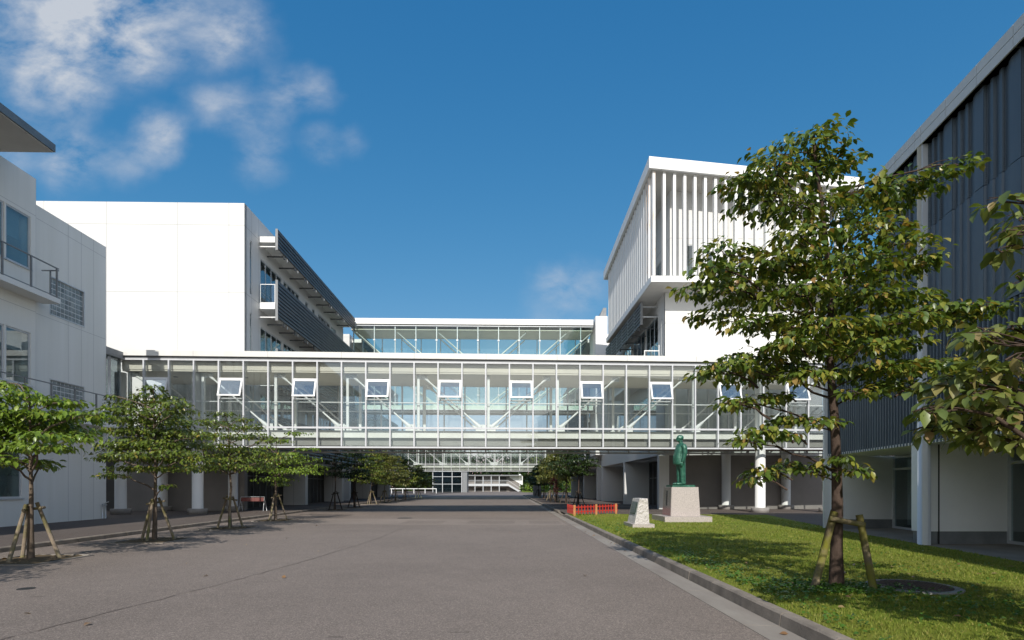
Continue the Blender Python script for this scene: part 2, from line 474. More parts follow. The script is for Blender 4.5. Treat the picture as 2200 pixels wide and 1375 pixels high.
# gutters, kerbs
mb = MB()
y = -8.0
while y < 94:
    e = y + 2.0
    mb.hexa([(kx(y) - .38, y + .006, -.1), (kx(y), y + .006, -.1), (kx(e), e - .006, -.1), (kx(e) - .38, e - .006, -.1),
             (kx(y) - .38, y + .006, .006), (kx(y), y + .006, -.004), (kx(e), e - .006, -.004), (kx(e) - .38, e - .006, .006)])
    y = e
tag(mb.build('gutter', M['gutter']), kind='structure')
def kerb(name, fx, side, y0, y1, ramp_to=None, h=.135, w=.16):
    mb = MB(); y = y0
    while y < y1:
        e = min(y + 1.0, y1)
        def hh(q):
            if ramp_to and q > ramp_to[0]: return h if q > ramp_to[1] else max(.03, h * 0.25)
            return h
        a, b = hh(y), hh(e)
        j = random.uniform(-.004, .004)
        x0, x1 = fx(y) + j, fx(e) + j
        g = .007
        c = .02
        # chamfered road edge
        def ring(yy, x, hz): return [(x, yy, -.1), (x + side * w, yy, -.1), (x + side * w, yy, hz), (x + side * (.03 + c), yy, hz), (x + side * .025, yy, hz - c)]
        r0, r1 = ring(y + g, x0, a), ring(e - g, x1, b)
        for k in range(5):
            k2 = (k + 1) % 5
            mb.face([r0[k], r0[k2], r1[k2], r1[k]] if side > 0 else [r0[k2], r0[k], r1[k], r1[k2]])
        mb.face(r0 if side < 0 else r0[::-1]); mb.face(r1 if side > 0 else r1[::-1])
        y = e
    tag(mb.build(name, M['kerb']), kind='structure')
kerb('kerb', kx, 1, -8, 94, ramp_to=(28.9, 31.9))
kerb('kerb', lx, -1, -8, 80, h=.115)
# raised footways
sheet('pavement', [(lx(-8) - .1, -8), (lx(-8) - .1, -8)] and [(lx(-8) - .16, -8), (lx(40) - .16, 40), (lx(80) - .16, 80), (-60, 80), (-60, -8)], .1, M['asphalt_dark'])
sheet('pavement', [(kx(-8) + .16, -8), (60, -8), (60, 94), (kx(94) + .16, 94)], .112, M['asphalt_dark'])
sheet('paving', [(7.5 + .146 * -8, -8), (40, -8), (40, 19.6), (7.9 + .146 * 19.4, 19.6)], .117, M['paving'])
LAWN = [(kx(-6) + .16, -6), (7.9 - .146 * 6, -6), (7.9 + .146 * 17.5, 17.5), (10.9, 19.6), (12.6, 27.4), (kx(28.6) + .16, 28.3)]
sheet('lawn', LAWN, .122, M['turf'])
def in_lawn(x, y):
    if y > 27.35 + (12.6 - x) * .09: return False
    r = 7.9 + .146 * y if y < 17.5 else 10.45 + (y - 17.5) * .22
    return kx(y) + .17 < x < r - .02

# grass blades over the lawn (uncountable): denser near the camera
def blades():
    vs = []; fs = []
    n = 0
    spots = []
    for (y0, y1, dens, hgt, w) in ((4.2, 8, 1500, .036, .006), (8, 12, 700, .038, .009), (12, 18, 300, .042, .013), (18, 28.3, 110, .045, .02)):
        k = int((y1 - y0) * 8.2 * dens)
        ys_ = rng.uniform(y0, y1, k); xs_ = rng.uniform(2.8, 11.2, k)
        for x, y in zip(xs_, ys_):
            if in_lawn(x, y) and (x / y) < 1.02: spots.append((x, y, hgt, w))
    for (x, y, hgt, w) in spots:
        h = hgt * random.uniform(.45, 1.15) * (.65 + .6 * math.sin(x * 1.7 + y * .9) ** 2)
        a = random.uniform(0, 6.283); l = random.uniform(.2, .9) * h
        ca, sa = math.cos(a), math.sin(a); b = random.uniform(0, 6.283)
        cb, sb = math.cos(b) * w, math.sin(b) * w
        vs += [(x - cb, y - sb, .12), (x + cb, y + sb, .12), (x + ca * l, y + sa * l, .122 + h)]
        fs.append((n, n + 1, n + 2)); n += 3
    me = bpy.data.meshes.new('grass'); me.from_pydata(vs, [], fs)
    m, t, o = new_mat('grass_blade')
    g = t.nodes.new('ShaderNodeNewGeometry')
    col = ramp(t, g.outputs['Random Per Island'], [(0, (.12, .20, .018)), (.45, (.215, .28, .032)), (.75, (.31, .32, .055)), (1, (.42, .34, .12))])
    col = mixcol(t, noise(t, .55, 5, .65), col, (.19, .215, .04))
    p = principled(t, o, (.1, .2, .03), .6, 0, .25); t.links.new(col, p.inputs['Base Color'])
    tl = t.nodes.new('ShaderNodeBsdfTranslucent'); t.links.new(col, tl.inputs['Color'])
    mx = t.nodes.new('ShaderNodeMixShader'); mx.inputs[0].default_value = .3
    t.links.new(p.outputs[0], mx.inputs[1]); t.links.new(tl.outputs[0], mx.inputs[2]); t.links.new(mx.outputs[0], o.inputs['Surface'])
    me.materials.append(m)
    ob = bpy.data.objects.new('grass', me); C.objects.link(ob)
    tag(ob, 'short mown grass growing over the lawn beside the kerb', 'grass', kind='stuff')
blades()

# ================================================================== buildings
def window(parent, O, U, Nn, w, h, muls=(), fr=.05, dep=.06, mat='alu', glass='glass_win', back=None, blind=None, sill=False, transom=None):
    """window part (frame) with its pane as sub-part, in the parent's local coordinates; O = lower corner on the outer plane"""
    O, U, Nn = Vector(O), Vector(U), Vector(Nn)
    def bx(mb, u0, u1, z0, z1, d0, d1):
        q = []
        for z in (z0, z1):
            for (uu, dd) in ((u0, d0), (u1, d0), (u1, d1), (u0, d1)):
                q.append(O + U * uu - Nn * dd + Vector((0, 0, z)))
        mb.hexa(q)
    f = MB()
    bx(f, 0, w, 0, fr, .03, .03 + dep); bx(f, 0, w, h - fr, h, .03, .03 + dep)
    bx(f, 0, fr, fr, h - fr, .03, .03 + dep); bx(f, w - fr, w, fr, h - fr, .03, .03 + dep)
    for mm in muls: bx(f, mm - fr / 2, mm + fr / 2, fr, h - fr, .033, .027 + dep)
    if transom: bx(f, fr, w - fr, transom - fr / 2, transom + fr / 2, .036, .024 + dep)
    if sill: bx(f, -.05, w + .05, -.05, -.002, -.05, .1)
    fo = f.build('window', M[mat], parent)
    p = MB(); bx(p, fr, w - fr, fr, h - fr, .05, .058)
    p.build('pane', M[glass], fo)
    if blind:
        b = MB(); bx(b, blind[0], blind[1], h * blind[2], h - fr, .22, .235)
        b.build('blind', M['blind'], fo)
    return fo

# ---------------------------------------------------------------- near left school block
A = thing('school_block', (-18.03, 24.6, .1), 1.2, 'white school block with long balconies, glass block windows and a floating flat roof', 'building')
zA = lambda z: z - .1
M['wallA'] = mat_wall('wall_near_block', (.86, .86, .85), ys=(-.75, -2.15, -3.83, -1.45), zs=(11.55, 7.95, 3.7), w=.011, streak=.16)
gbh = [(-3.09, -1.26, 8.10, 9.62), (-3.09, -1.26, 4.2, 5.62)]
mb = MB()
mb.skin((0, 0, 0), (0, 1, 0), (1, 0, 0), (-3.9, 0), (0, 12.05), gbh, .3)
mb.box(-12, -.32, -3.9, 0, 0, 8.9)
mb.box(-.30, -.001, -.02, -.001, 0, 12.03)
winA = [(-5.1, -4.07, 9.45, 11.4), (-6.3, -5.16, 9.45, 11.4), (-5.1, -4.07, 5.15, 7.1), (-6.3, -5.16, 5.15, 7.1), (-9.2, -6.5, 9.45, 11.4), (-9.2, -6.5, 5.15, 7.1),
        (-5.9, -4.45, 1.0, 3.0), (-7.5, -6.0, 1.0, 3.0)]
mb.skin((.1, 0, 0), (0, 1, 0), (1, 0, 0), (-38, -3.83), (0, 12.94), winA, .35)
mb.box(-12, -1.6, -34, -3.83, 0, 10.9)
mb.box(-1.6, -.26, -34, -3.84, 11.6, 11.8)
mb.box(-1.6, -.26, -3.95, -3.84, 0, 11.59)
mb.build('wall', M['wallA'], A)
mb = MB()
for zf in (0.02, 4.3, 8.6): mb.box(-1.58, -.27, -34, -3.97, zf, zf + .12)
mb.build('room_floor', M['interior'], A)
for (a, b, c, d) in winA:
    window(A, (.1, a, c), (0, 1, 0), (1, 0, 0), b - a, d - c, fr=.055, blind=(.08, b - a - .25, .5) if c > 9 else ((.08, b - a - .1, .62) if c > 4 else None), sill=True)
for (a, b, c, d) in gbh:     # glass block windows
    f = MB(); w, h = b - a, d - c
    f.box(.005, -.1, a, a + .04, c, d); f.box(.005, -.1, b - .04, b, c, d)
    f.box(.02, -.1, a + .04, b - .04, c, c + .05); f.box(.005, -.1, a + .04, b - .04, d - .04, d)
    fo = f.build('glass_block_window', M['alu'], A)
    g = MB(); nx, nz = 9, 7
    uw, uh = (w - .08) / nx, (h - .09) / nz
    for i in range(nx):
        for k in range(nz):
            y0 = a + .04 + i * uw; z0 = c + .05 + k * uh; e = .017
            g.hexa([(-.05, y0 + e, z0 + e), (-.05, y0 + uw - e, z0 + e), (-.12, y0 + uw - e, z0 + e), (-.12, y0 + e, z0 + e),
                    (-.05, y0 + e, z0 + uh - e), (-.05, y0 + uw - e, z0 + uh - e), (-.12, y0 + uw - e, z0 + uh - e), (-.12, y0 + e, z0 + uh - e)])
    gm, gt, go = new_mat('glass_block'); gp = principled(gt, go, (.16, .20, .21), .12, 0, .7)
    gt.links.new(ramp(gt, noise(gt, 2.6, 3), [(.35, (.10, .13, .14)), (.65, (.26, .31, .32))]), gp.inputs['Base Color'])
    bump(gt, gp, noise(gt, 24, 2), .6, .03)
    g.build('glass_blocks', gm, fo)
    j = MB(); j.box(-.125, -.06, a + .04, b - .04, c + .05, d - .04); j.build('mortar', M['slate_light'], fo)
# balconies: slab, railing
def balcony(z, y0, y1, name_rail=True, w=.78, ends=True):
    mb = MB(); mb.box(.102, w, y0, y1, z - .18, z); s = mb.build('balcony_slab', M['white'], A)
    r = MB()
    r.box(w - .09, w - .03, y0, y1 - .02, z + 1.13, z + 1.16)
    r.box(w - .075, w - .045, y0, y1 - .02, z + .05, z + .075)
    yy = y1 - .1; k = 0
    while yy > y0:
        r.box(w - .08, w - .03, yy - .025, yy + .025, z, z + 1.13); yy -= 1.15
    if ends:
        r.box(.12, w - .03, y1 - .07, y1 - .02, z + 1.06, z + 1.09); r.box(.42, .46, y1 - .065, y1 - .025, z, z + 1.06)
    r.build('railing', M['alu_dark'], s)
balcony(8.53, -34, -3.55)
balcony(4.12, -34, -.35)
mb = MB(); mb.box(-5, 2.1, -40, -5.45, 12.99, 13.25); mb.build('flat_roof', M['roof_edge'], A)
mb = MB(); mb.box(-4.95, 2.05, -39.9, -5.5, 12.955, 12.987); mb.build('roof_soffit', M['soffit'], A)
mb = MB(); mb.box(-4.5, -.27, -38, -9.5, 11.81, 12.95); mb.build('attic_wall', M['white'], A)
v = MB()
for k in range(6): v.hexa([(.11, -6.4, 3.55 - k * .07), (.16, -6.4, 3.52 - k * .07), (.16, -4.4, 3.52 - k * .07), (.11, -4.4, 3.55 - k * .07),
                           (.11, -6.4, 3.57 - k * .07), (.16, -6.4, 3.54 - k * .07), (.16, -4.4, 3.54 - k * .07), (.11, -4.4, 3.57 - k * .07)])
v.build('vent_louver', M['alu'], A)
d = MB(); d.tube([(.07, -.12, .02), (.07, -.12, .72)], .022); d.tube([(.07, -.32, .02), (.07, -.32, .66)], .022)
d.tube([(.07, -.36, .6), (.07, -.04, .6)], .016); d.tube([(.07, -.12, .7), (.2, -.12, .74)], .018)
d.build('standpipe', M['alu'], A)
d = MB(); d.tube([(.09, .07, 4.3), (.09, .07, 7.2)], .06, 10); d.build('downpipe', M['alu'], A)
lk = MB()
lk.box(-7, -1.35, .05, 3.0, 4.3, 4.6); lk.build('link_floor', M['alu_dark'], A)
lk = MB(); lk.box(-7, -1.25, .05, 3.0, 7.75, 8.1); lk.build('link_roof', M['alu_dark'], A)
lk = MB(); lk.box(-1.42, -1.40, .06, 2.95, 4.6, 7.75); lk.build('link_glazing', M['glass_dark'], A)

# ---------------------------------------------------------------- campus wings behind (shared builder)
def louver_screen(parent, x, y0, y1, z0, z1, out=1, pitch=.235, name='louver_screen'):
    """corrugated sunshade of dark slats; out = +1 faces +x"""
    mb = MB(); z = z1
    while z - pitch > z0 - .02:
        a = z - pitch
        pr = [(0, z), (.05, z - pitch * .1), (.085, z - pitch * .42), (.075, z - pitch * .8), (.0, a + .02), (-.02, a + .03), (-.02, z)]
        n = len(pr)
        r0 = [(x + out * p, y0, q) for p, q in pr]; r1 = [(x + out * p, y1, q) for p, q in pr]
        for k in range(n):
            k2 = (k + 1) % n
            mb.face([r0[k], r1[k], r1[k2], r0[k2]])
        mb.face(r0); mb.face(r1[::-1])
        z = a
    o = mb.build(name, M['louver'], parent)
    ed = MB(); ed.box(x - .05 if out > 0 else x - .10, x + .10 if out > 0 else x + .05, y0 - .03, y0, z0, z1)
    ed.box(x - .06, x + .06, y0, y1, z1, z1 + .03)
    ed.build('screen_edge', M['alu_dark'], o)
    ps = MB(); yy = y0 + 1.9
    while yy < y1: ps.box(x - .06, x - .025, yy - .03, yy + .03, z0, z1); yy += 1.9
    ps.build('screen_post', M['alu'], o)
    return o
def brackets(parent, xa, xb, y0, y1, z, step=1.9, mat='louver'):
    first = None; yy = y0
    while yy < y1:
        if first is None:
            mb = MB(); mb.box(min(xa, xb), max(xa, xb), -.035, .035, -.035, .035); mb.box(xb - .05, xb + .05, -.05, .05, -.16, .16)
            first = mb.build('bracket', M[mat], parent); first.location = (0, yy, z)
        else: copy_part(first, parent, (0, yy, z))
        yy += step

B = thing('lecture_hall_block', (-15.75, 32.6, 0), 1.2, 'tall white block with blank sunlit front wall and dark louvered balconies on its side', 'building')
M['wallB'] = mat_wall('wall_far_block', (.645, .643, .632), xs=(-3.9, -8.0, -11.6, -.9), ys=(.95, 1.95), zs=(16.9, 12.95, 8.6, 4.3), w=.014, streak=.035, joint=(.25, .25, .25))
FL = [3.46, 8.6, 12.95, 17.1]
slots = [(.72, 1.02, 13.1, 16.35), (.72, 1.02, 8.9, 12.0), (.72, 1.02, 4.8, 7.8)]
holes = list(slots)
for z in (13.2, 8.9, 4.7):
    holes += [(2.2, 5.6, z, z + 2.65), (5.9, 8.9, z, z + 2.65), (10.2, 10.8, z, z + 2.65), (11.8, 12.4, z, z + 2.65), (13.2, 16.4, z, z + 2.65), (16.7, 18.2, z, z + 2.65), (19.2, 19.6, z, z + 2.4)]
mb = MB()
mb.skin((0, 0, 0), (0, 1, 0), (1, 0, 0), (0, 20.5), (3.46, 18.2), holes, .3)
mb.box(-18, -1.5, .3, 20.5, 3.46, 18.19)
mb.box(-18, 0, -.001, .299, 3.46, 18.2)
mb.box(-1.5, -.3, .3, 20.5, 17.0, 18.18)
for yy in (10.2, 20.1): mb.box(-1.7, 0, yy, yy + .55, .1, 3.459)
mb.build('wall', M['wallB'], B)
mb = MB(); mb.box(-7.0, 0, .0, .4, .1, 3.459); mb.build('base_wall', M['base_wall'], B)  # colour darkened to stand for the shade under the bridge
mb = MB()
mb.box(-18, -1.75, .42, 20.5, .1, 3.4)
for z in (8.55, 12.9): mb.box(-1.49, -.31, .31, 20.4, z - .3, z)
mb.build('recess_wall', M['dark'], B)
mb = MB(); 
for k in range(9):
    for yy in (.9 + k * 1.03, 11.2 + k * 1.0): mb.box(-1.745, -1.70, yy, yy + .05, .1, 3.3)
mb.box(-1.74, -1.70, .5, 20, 2.2, 2.26)
mb.build('door_frames', M['alu_dark'], B)
for h in holes:
    w = h[1] - h[0]
    window(B, (0, h[0], h[2]), (0, 1, 0), (1, 0, 0), w, h[3] - h[2], muls=[w * k / 4 for k in (1, 2, 3)] if w > 2 else ([w / 2] if w > 1.2 else []), fr=.06, transom=.6 if w > 2 else None)
for zi, (s, r0, r1) in enumerate(((17.1, 16.25, 17.55), (12.95, 11.85, 14.37), (8.6, 7.6, 10.1), (4.3, 3.35, 5.9))):
    mb = MB(); mb.box(.001, 1.02, 1.9, 20.3, s - .36, s); mb.build('balcony_slab', M['white'], B)
    louver_screen(B, 1.12, 1.86, 20.35, r0, r1)
    brackets(B, .0, 1.08, 3.2, 20, r0 + .12)
    e = MB(); e.box(.0, 1.05, 1.92, 1.96, r0 + .2, r0 + .26); e.build('tie_rod', M['white_metal'], B)
    if zi in (1, 2, 3):
        r = MB(); r.box(.08, .12, 1.93, 1.97, s, s + 1.2); r.box(.98, 1.02, 1.93, 1.97, s, s + 1.2); r.box(.12, .98, 1.93, 1.97, s + 1.16, s + 1.2); r.box(.12, .98, 1.93, 1.97, s + .02, s + .06)
        ro = r.build('balcony_railing', M['white_metal'], B)
        p = MB(); p.box(.12, .98, 1.945, 1.955, s + .06, s + 1.16); p.build('railing_panel', M['glass_win'], ro)

# ---------------------------------------------------------------- right hand hall with fins
Cb = thing('fin_hall', (9.54, 34.5, 0), 1.2, 'white hall whose overhanging top floor is ringed by vertical white fins', 'building')
M['wallC'] = mat_wall('wall_fin_hall', (.66, .658, .648), xs=(4.0, 8.0), zs=(11.7, 17.0), w=.014, streak=.035, joint=(.25, .25, .25))
XR = 9.9
side = [(1.6, 4.6, 10.0, 12.7), (4.9, 8.4, 10.0, 12.7), (9.0, 11.6, 10.0, 12.7), (.55, .8, 9.9, 12.2), (2.0, 8.6, 5.0, 7.8), (11, 17, 5.0, 7.8)]
upf = [(1.35, 1.85, 14.55, 16.6), (6.9, 7.4, 14.55, 16.2), (7.7, 8.2, 14.55, 16.2), (2.5, 3.0, 14.55, 16.2), (4.6, 5.1, 14.55, 16.2)]
upl = [(1.0, 3.2, 14.1, 16.4), (4.2, 6.4, 14.1, 16.4), (7.4, 9.6, 14.1, 16.4)]
mb = MB()
mb.skin((0, 0, 0), (0, -1, 0), (-1, 0, 0), (-19.5, 0), (3.46, 13.639), [(-b, -a, c, d) for a, b, c, d in side], .3)
mb.box(1.5, XR, .3, 19.5, 3.46, 13.638)
mb.box(0, XR, -.001, .299, 3.46, 13.639)
for yy in (9.6, 19.2): mb.box(-.38, 1.6, yy, yy + .5, .112, 3.459)
mb.box(-.38, -.002, .4, 19.7, 3.461, 4.6)
mb.skin((.3, 0, 0), (1, 0, 0), (0, -1, 0), (0, XR - .3), (14.001, 19.95), [(a - .3, b - .3, c, d) for a, b, c, d in upf], .3)
mb.skin((.3, 0, 0), (0, -1, 0), (-1, 0, 0), (-12, -.301), (14.001, 19.9), [(-b, -a, c, d) for a, b, c, d in upl], .3)
mb.box(1.2, XR, 1.2, 12, 14.001, 19.3)
mb.build('wall', M['wallC'], Cb)
mb = MB(); mb.box(.25, XR, 0, .4, .112, 3.459); mb.build('base_wall', M['base_wall'], Cb)  # under-bridge shade painted into this wall's colour as well
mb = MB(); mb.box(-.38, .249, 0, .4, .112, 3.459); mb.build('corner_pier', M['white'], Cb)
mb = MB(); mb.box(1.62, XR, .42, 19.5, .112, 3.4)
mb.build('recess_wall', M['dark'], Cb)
mb = MB()
for k in range(8):
    for yy in (.9 + k * 1.08, 10.5 + k * 1.08): mb.box(1.56, 1.615, yy, yy + .05, .112, 3.3)
mb.box(1.56, 1.61, .5, 19, 2.15, 2.21)
mb.build('door_frames', M['alu_dark'], Cb)
for a, b, c, d in side:
    w = b - a
    window(Cb, (0, b, c), (0, -1, 0), (-1, 0, 0), w, d - c, muls=[w * k / 3 for k in (1, 2)] if w > 2 else [], fr=.06)
for a, b, c, d in upf: window(Cb, (a, 0, c), (1, 0, 0), (0, -1, 0), b - a, d - c, fr=.05)
for a, b, c, d in upl: window(Cb, (.3, b, c), (0, -1, 0), (-1, 0, 0), b - a, d - c, muls=[1.1], fr=.05)
mb = MB(); mb.box(-1.35, XR + 1.2, -1.7, 12.2, 13.64, 14.0)
mb.build('floor_slab', M['white'], Cb)
mb = MB(); mb.box(-1.30, XR + 1.1, -1.65, 12.15, 13.61, 13.637); mb.build('slab_soffit', M['soffit'], Cb)
def zr(x, y): return 20.98 - .083 * (y + 1.85) - .088 * (x + 1.5)
def roofpiece(x0, x1, y0, y1, d0, d1, mat, name):
    mb = MB(); c = [(x0, y0), (x1, y0), (x1, y1), (x0, y1)]
    mb.hexa([(x, y, zr(x, y) - d1) for x, y in c] + [(x, y, zr(x, y) - d0) for x, y in c])
    return mb.build(name, mat, Cb)
M['fascia'] = mat_wall('roof_fascia', (.80, .80, .80), xs=(-.75, 3.6, 7.9), ys=(2.4, 5.6, 8.8), w=.012, streak=.06)
roofpiece(-1.5, XR + 1.45, -1.85, 12.6, 0, .68, M['fascia'], 'roof')
roofpiece(-1.35, XR + 1.3, -1.7, 12.45, .683, .72, M['soffit'], 'roof_soffit')
def rusty():
    m, t, o = new_mat('rusty_white_paint')
    p = principled(t, o, WHITE, .5, 0, .4)
    n = noise(t, 1.6, 6, .7, scaled(t, 6, 6, .35))
    t.links.new(ramp(t, n, [(.50, WHITE), (.60, (.62, .46, .34)), (.70, (.30, .13, .06))]), p.inputs['Base Color'])
    return m
M['rusty'] = rusty()
fins = {}
def fin(x, y, along, rust=False):
    top = zr(x, y) - .70
    key = (along, rust)
    w, d = (.16, .30) if along == 'x' else (.30, .15)
    mb = MB(); mb.box(-w / 2, w / 2, -d / 2, d / 2, .06, top - 14.0)
    o = mb.build('fin', M['rusty'] if rust else M['white_metal'], Cb); o.location = (x, y, 14.0)
    ft = MB(); ft.box(-w * .3, w * .3, -d * .3, d * .3, .001, .062); ft.build('foot', M['rusty'], o)
x = -1.15; k = 0
while x < XR + 1.1:
    fin(x, -1.48, 'x', k == 0); x += .615; k += 1
y = -.95
while y < 11.9:
    fin(-1.17, y, 'y', y < -.3); y += .56
louver_screen(Cb, -1.05, 1.6, 13.6, 12.05, 13.50, out=-1, pitch=.24)
brackets(Cb, .0, -1.0, 2.6, 13, 12.1)
e = MB()
for z in (13.2, 12.55): e.box(-1.05, 0, 1.62, 1.68, z, z + .06)
e.build('tie_rod', M['alu'], Cb)
r = MB(); r.box(-1.05, -1.0, 1.0, 1.05, 8.9, 10.25); r.box(-.12, -.07, 1.0, 1.05, 8.9, 10.6); r.box(-1.0, -.12, 1.0, 1.05, 10.19, 10.25); r.box(-1.1, 0, .9, 12, 8.7, 8.9)
r.build('balcony_railing', M['white_metal'], Cb)
mb = MB(); mb.hexa([(-.25, 15.5, 13.9), (.9, 15.5, 13.9), (.9, 18.9, 13.9), (-.25, 18.9, 13.9), (.15, 15.5, 14.6), (.9, 15.5, 14.6), (.9, 18.9, 14.6), (.15, 18.9, 14.6)])
mb.build('roof_vent', M['alu_dark'], Cb)

# ---------------------------------------------------------------- farther wings on both sides
def far_wing(name, loc, sgn, label, length=20.8, h=17.2):
    """sgn = -1: stands left of the road and faces right (+x)"""
    T = thing(name, loc, 1.2, label, 'building')
    s = -sgn
    hol = []
    for z in (13.2, 8.9, 4.7): hol += [(1.5, 6.5, z, z + 2.6), (7.5, 12.0, z, z + 2.6), (13, length - 1, z, z + 2.6)]
    mb = MB()
    if s > 0: mb.skin((0, 0, 0), (0, 1, 0), (1, 0, 0), (0, length), (3.46, h), hol, .3)
    else: mb.skin((0, 0, 0), (0, -1, 0), (-1, 0, 0), (-length, 0), (3.46, h), [(-b, -a, c, d) for a, b, c, d in hol], .3)
    mb.box(min(0, -s * 14), max(0, -s * 14), -.3, -.001, 3.46, h)
    mb.box(min(-s * 14, -s * 1.5), max(-s * 14, -s * 1.5), 0, length, 3.46, h - .01)
    mb.box(min(-s * 1.5, -s * .3), max(-s * 1.5, -s * .3), 0, length, h - 1, h - .01)
    for yy in (-.3, 8.8, length - .5): mb.box(min(0, -s * 1.7), max(0, -s * 1.7), yy, yy + .5, .1, 3.459)
    mb.build('wall', M['wallB'], T)
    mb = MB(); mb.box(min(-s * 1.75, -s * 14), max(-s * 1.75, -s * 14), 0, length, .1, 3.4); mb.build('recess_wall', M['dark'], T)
    for a, b, c, d in hol:
        w = b - a
        window(T, (0, a if s > 0 else b, c), (0, s, 0), (s, 0, 0), w, d - c, muls=[w * k / 4 for k in (1, 2, 3)], fr=.07)
    for (sl, r0, r1) in ((16.9, 16.0, 17.3), (12.95, 11.85, 14.37), (8.6, 7.6, 10.1), (4.3, 3.35, 5.9)):
        mb = MB(); mb.box(min(s * .001, s * 1.02), max(s * .001, s * 1.02), .5, length - .5, sl - .36, sl); mb.build('balcony_slab', M['white'], T)
        louver_screen(T, s * 1.12, .45, length - .5, r0, r1, out=s)
    return T
far_wing('classroom_wing', (-16.7, 57.2, 0), -1, 'distant classroom wing with dark louvers beyond the tall blank white block')
far_wing('classroom_wing', (8.75, 57.2, 0), 1, 'distant classroom wing standing behind the fin ringed hall')
core = thing('stair_tower', (8.08, 53.5, 0), 1.2, 'narrow white stair tower at the right end of the rear glass bridge', 'tower')
mb = MB(); mb.box(0, 1.15, 0, 3.4, 4.6, 18.0)
mb.build('wall', M['white'], core)
mb = MB(); mb.hexa([(.45, .6, 18), (1.15, .6, 18), (1.15, 3, 18), (.45, 3, 18), (.85, .6, 19.0), (1.15, .6, 19.0), (1.15, 3, 19.0), (.85, 3, 19.0)]); mb.build('roof_hood', M['alu_dark'], core)
# ---------------------------------------------------------------- dark screened block on the right
D = thing('screened_block', (9.85, 13.4, 0), -8.18, 'dark grey block clad in perforated metal screens above a recessed white ground floor', 'building')
def perforated():
    m, t, o = new_mat('perforated_screen')
    p = principled(t, o, (.06, .07, .08), .5, .2)
    vo = t.nodes.new('ShaderNodeTexVoronoi'); vo.inputs['Scale'].default_value = 22; vo.inputs['Randomness'].default_value = .15
    t.links.new(scaled(t, 1, 1, 1.1), vo.inputs['Vector'])
    f = math_node(t, 'LESS_THAN', vo.outputs['Distance'], .33)
    t.links.new(mixcol(t, f, (.090, .120, .148), (.034, .044, .055)), p.inputs['Base Color'])
    return m
M['perf'] = perforated()
M['wallD'] = mat_wall('screen_block_fascia', (.66, .67, .67), ys=(), zs=(), streak=.12)
mb = MB()
mb.box(.36, 16, -5.2, 5.25, 2.6, 7.58); mb.box(.36, 16, -5.2, 1.75, 7.581, 9.615); mb.box(.9, 16, -24, -5.21, 2.6, 9.615)
mb.build('upper_wall', M['slate'], D)
mb = MB(); mb.box(.02, 16, -5.2, 5.3, 2.53, 2.598); mb.box(.62, 16, -24, -5.21, 2.53, 2.598); mb.build('soffit', M['white'], D)
jt = [-.3, -.06]
y = -1.23
while y > -24: jt.append(y); y -= .99
y = .82
while y < 5.3: jt.append(y); y += .99
jt = sorted(jt)
TOP = 1.81
f = MB()
for z0, z1 in ((9.62, 9.83), (9.845, 10.05)):
    yy = [-5.2] + [q for q in jt if q > -5.1] and [-5.2] + [q for q in jt if q > -5.1 and q < TOP - .1] + [TOP + .1]
    f.box(.47, .8, -24, -5.21, z0, z1)
    _ = [q for q in jt if q < TOP - .1] + [TOP + .1]
    for a, b in zip(yy, yy[1:]):
        if b - a > .03: f.box(-.13, .2, a + .006, b - .006, z0, z1)
f.build('roof_fascia', M['wallD'], D)
f = MB(); f.box(-.10, 16, -5.19, TOP + .08, 9.62, 10.03); f.box(.5, 16, -24, -5.2, 9.62, 10.03); f.box(-.02, 16, TOP + .02, 5.36, 7.586, 7.72); f.build('roof', M['alu_dark'], D)
def corr(mb, y0, y1, z0, z1, n, x0, dep):
    st = (y1 - y0) / n
    for k in range(n):
        a = y0 + k * st
        pts = [(x0, a), (x0, a + st * .30), (x0 + dep, a + st * .38), (x0 + dep, a + st * .92), (x0, a + st)]
        for (xa, ya), (xb, yb) in zip(pts, pts[1:]):
            mb.face([(xa, ya, z0), (xb, yb, z0), (xb, yb, z1), (xa, ya, z1)][::-1])
mods = [q for q in jt if q not in (-.3, -.06) and q > -5.3] + []
mods = sorted(mods)
segs = []
for a, b in zip(mods, mods[1:] + [5.25]):
    if a < -.3 < b: segs.append((a, -.32)); segs.append((-.04, b))
    else: segs.append((a, b))
for a, b in segs:
    if b - a < .2: continue
    sw = .26 if b - a > .8 else .1
    st = MB()
    if a < TOP - .2: st.box(.0, .30, a, a + sw, 7.60, 9.61)
    st.box(.0, .30, a, a + sw, 5.08, 7.585); st.build('cladding_strip', M['slate'], D)
    if a < TOP - .2:
      sc = MB(); corr(sc, a + sw, b, 7.60, 9.61, 3, .02, .055); sc.build('perforated_screen', M['perf'], D)
    md = MB(); corr(md, a + sw, b, 5.08, 7.585, 3, .01, .035)
    md.build('ribbed_panel', [M['slate']], D)
    sl = MB()
    sl.face([(.033, a + sw + .02, 5.4), (.033, a + sw + .02 + .17, 5.4), (.033, a + sw + .19, 7.1), (.033, a + sw + .02, 7.1)][::-1]) if False else None
    lo = MB(); corr(lo, a, b, 2.53, 5.065, max(3, int((b - a) / .125)), .0, .055); lo.build('corrugated_panel', M['slate'], D)
mb = MB(); mb.box(.6, .89, -24, -5.21, 2.53, 9.61); mb.build('plain_cladding', M['slate'], D)
# pilaster, corner post
pl = MB(); pl.tube([(.02, -.16, .12), (.02, -.16, 9.62)], .135, 18); pl.box(-.1, .02, -.315, -.29, .12, 9.61)
pl.build('round_column', M['slate_light'], D)
pl = MB(); pl.box(-.1, .12, 5.255, 5.38, .12, 7.58); pl.build('corner_post', M['slate_light'], D)
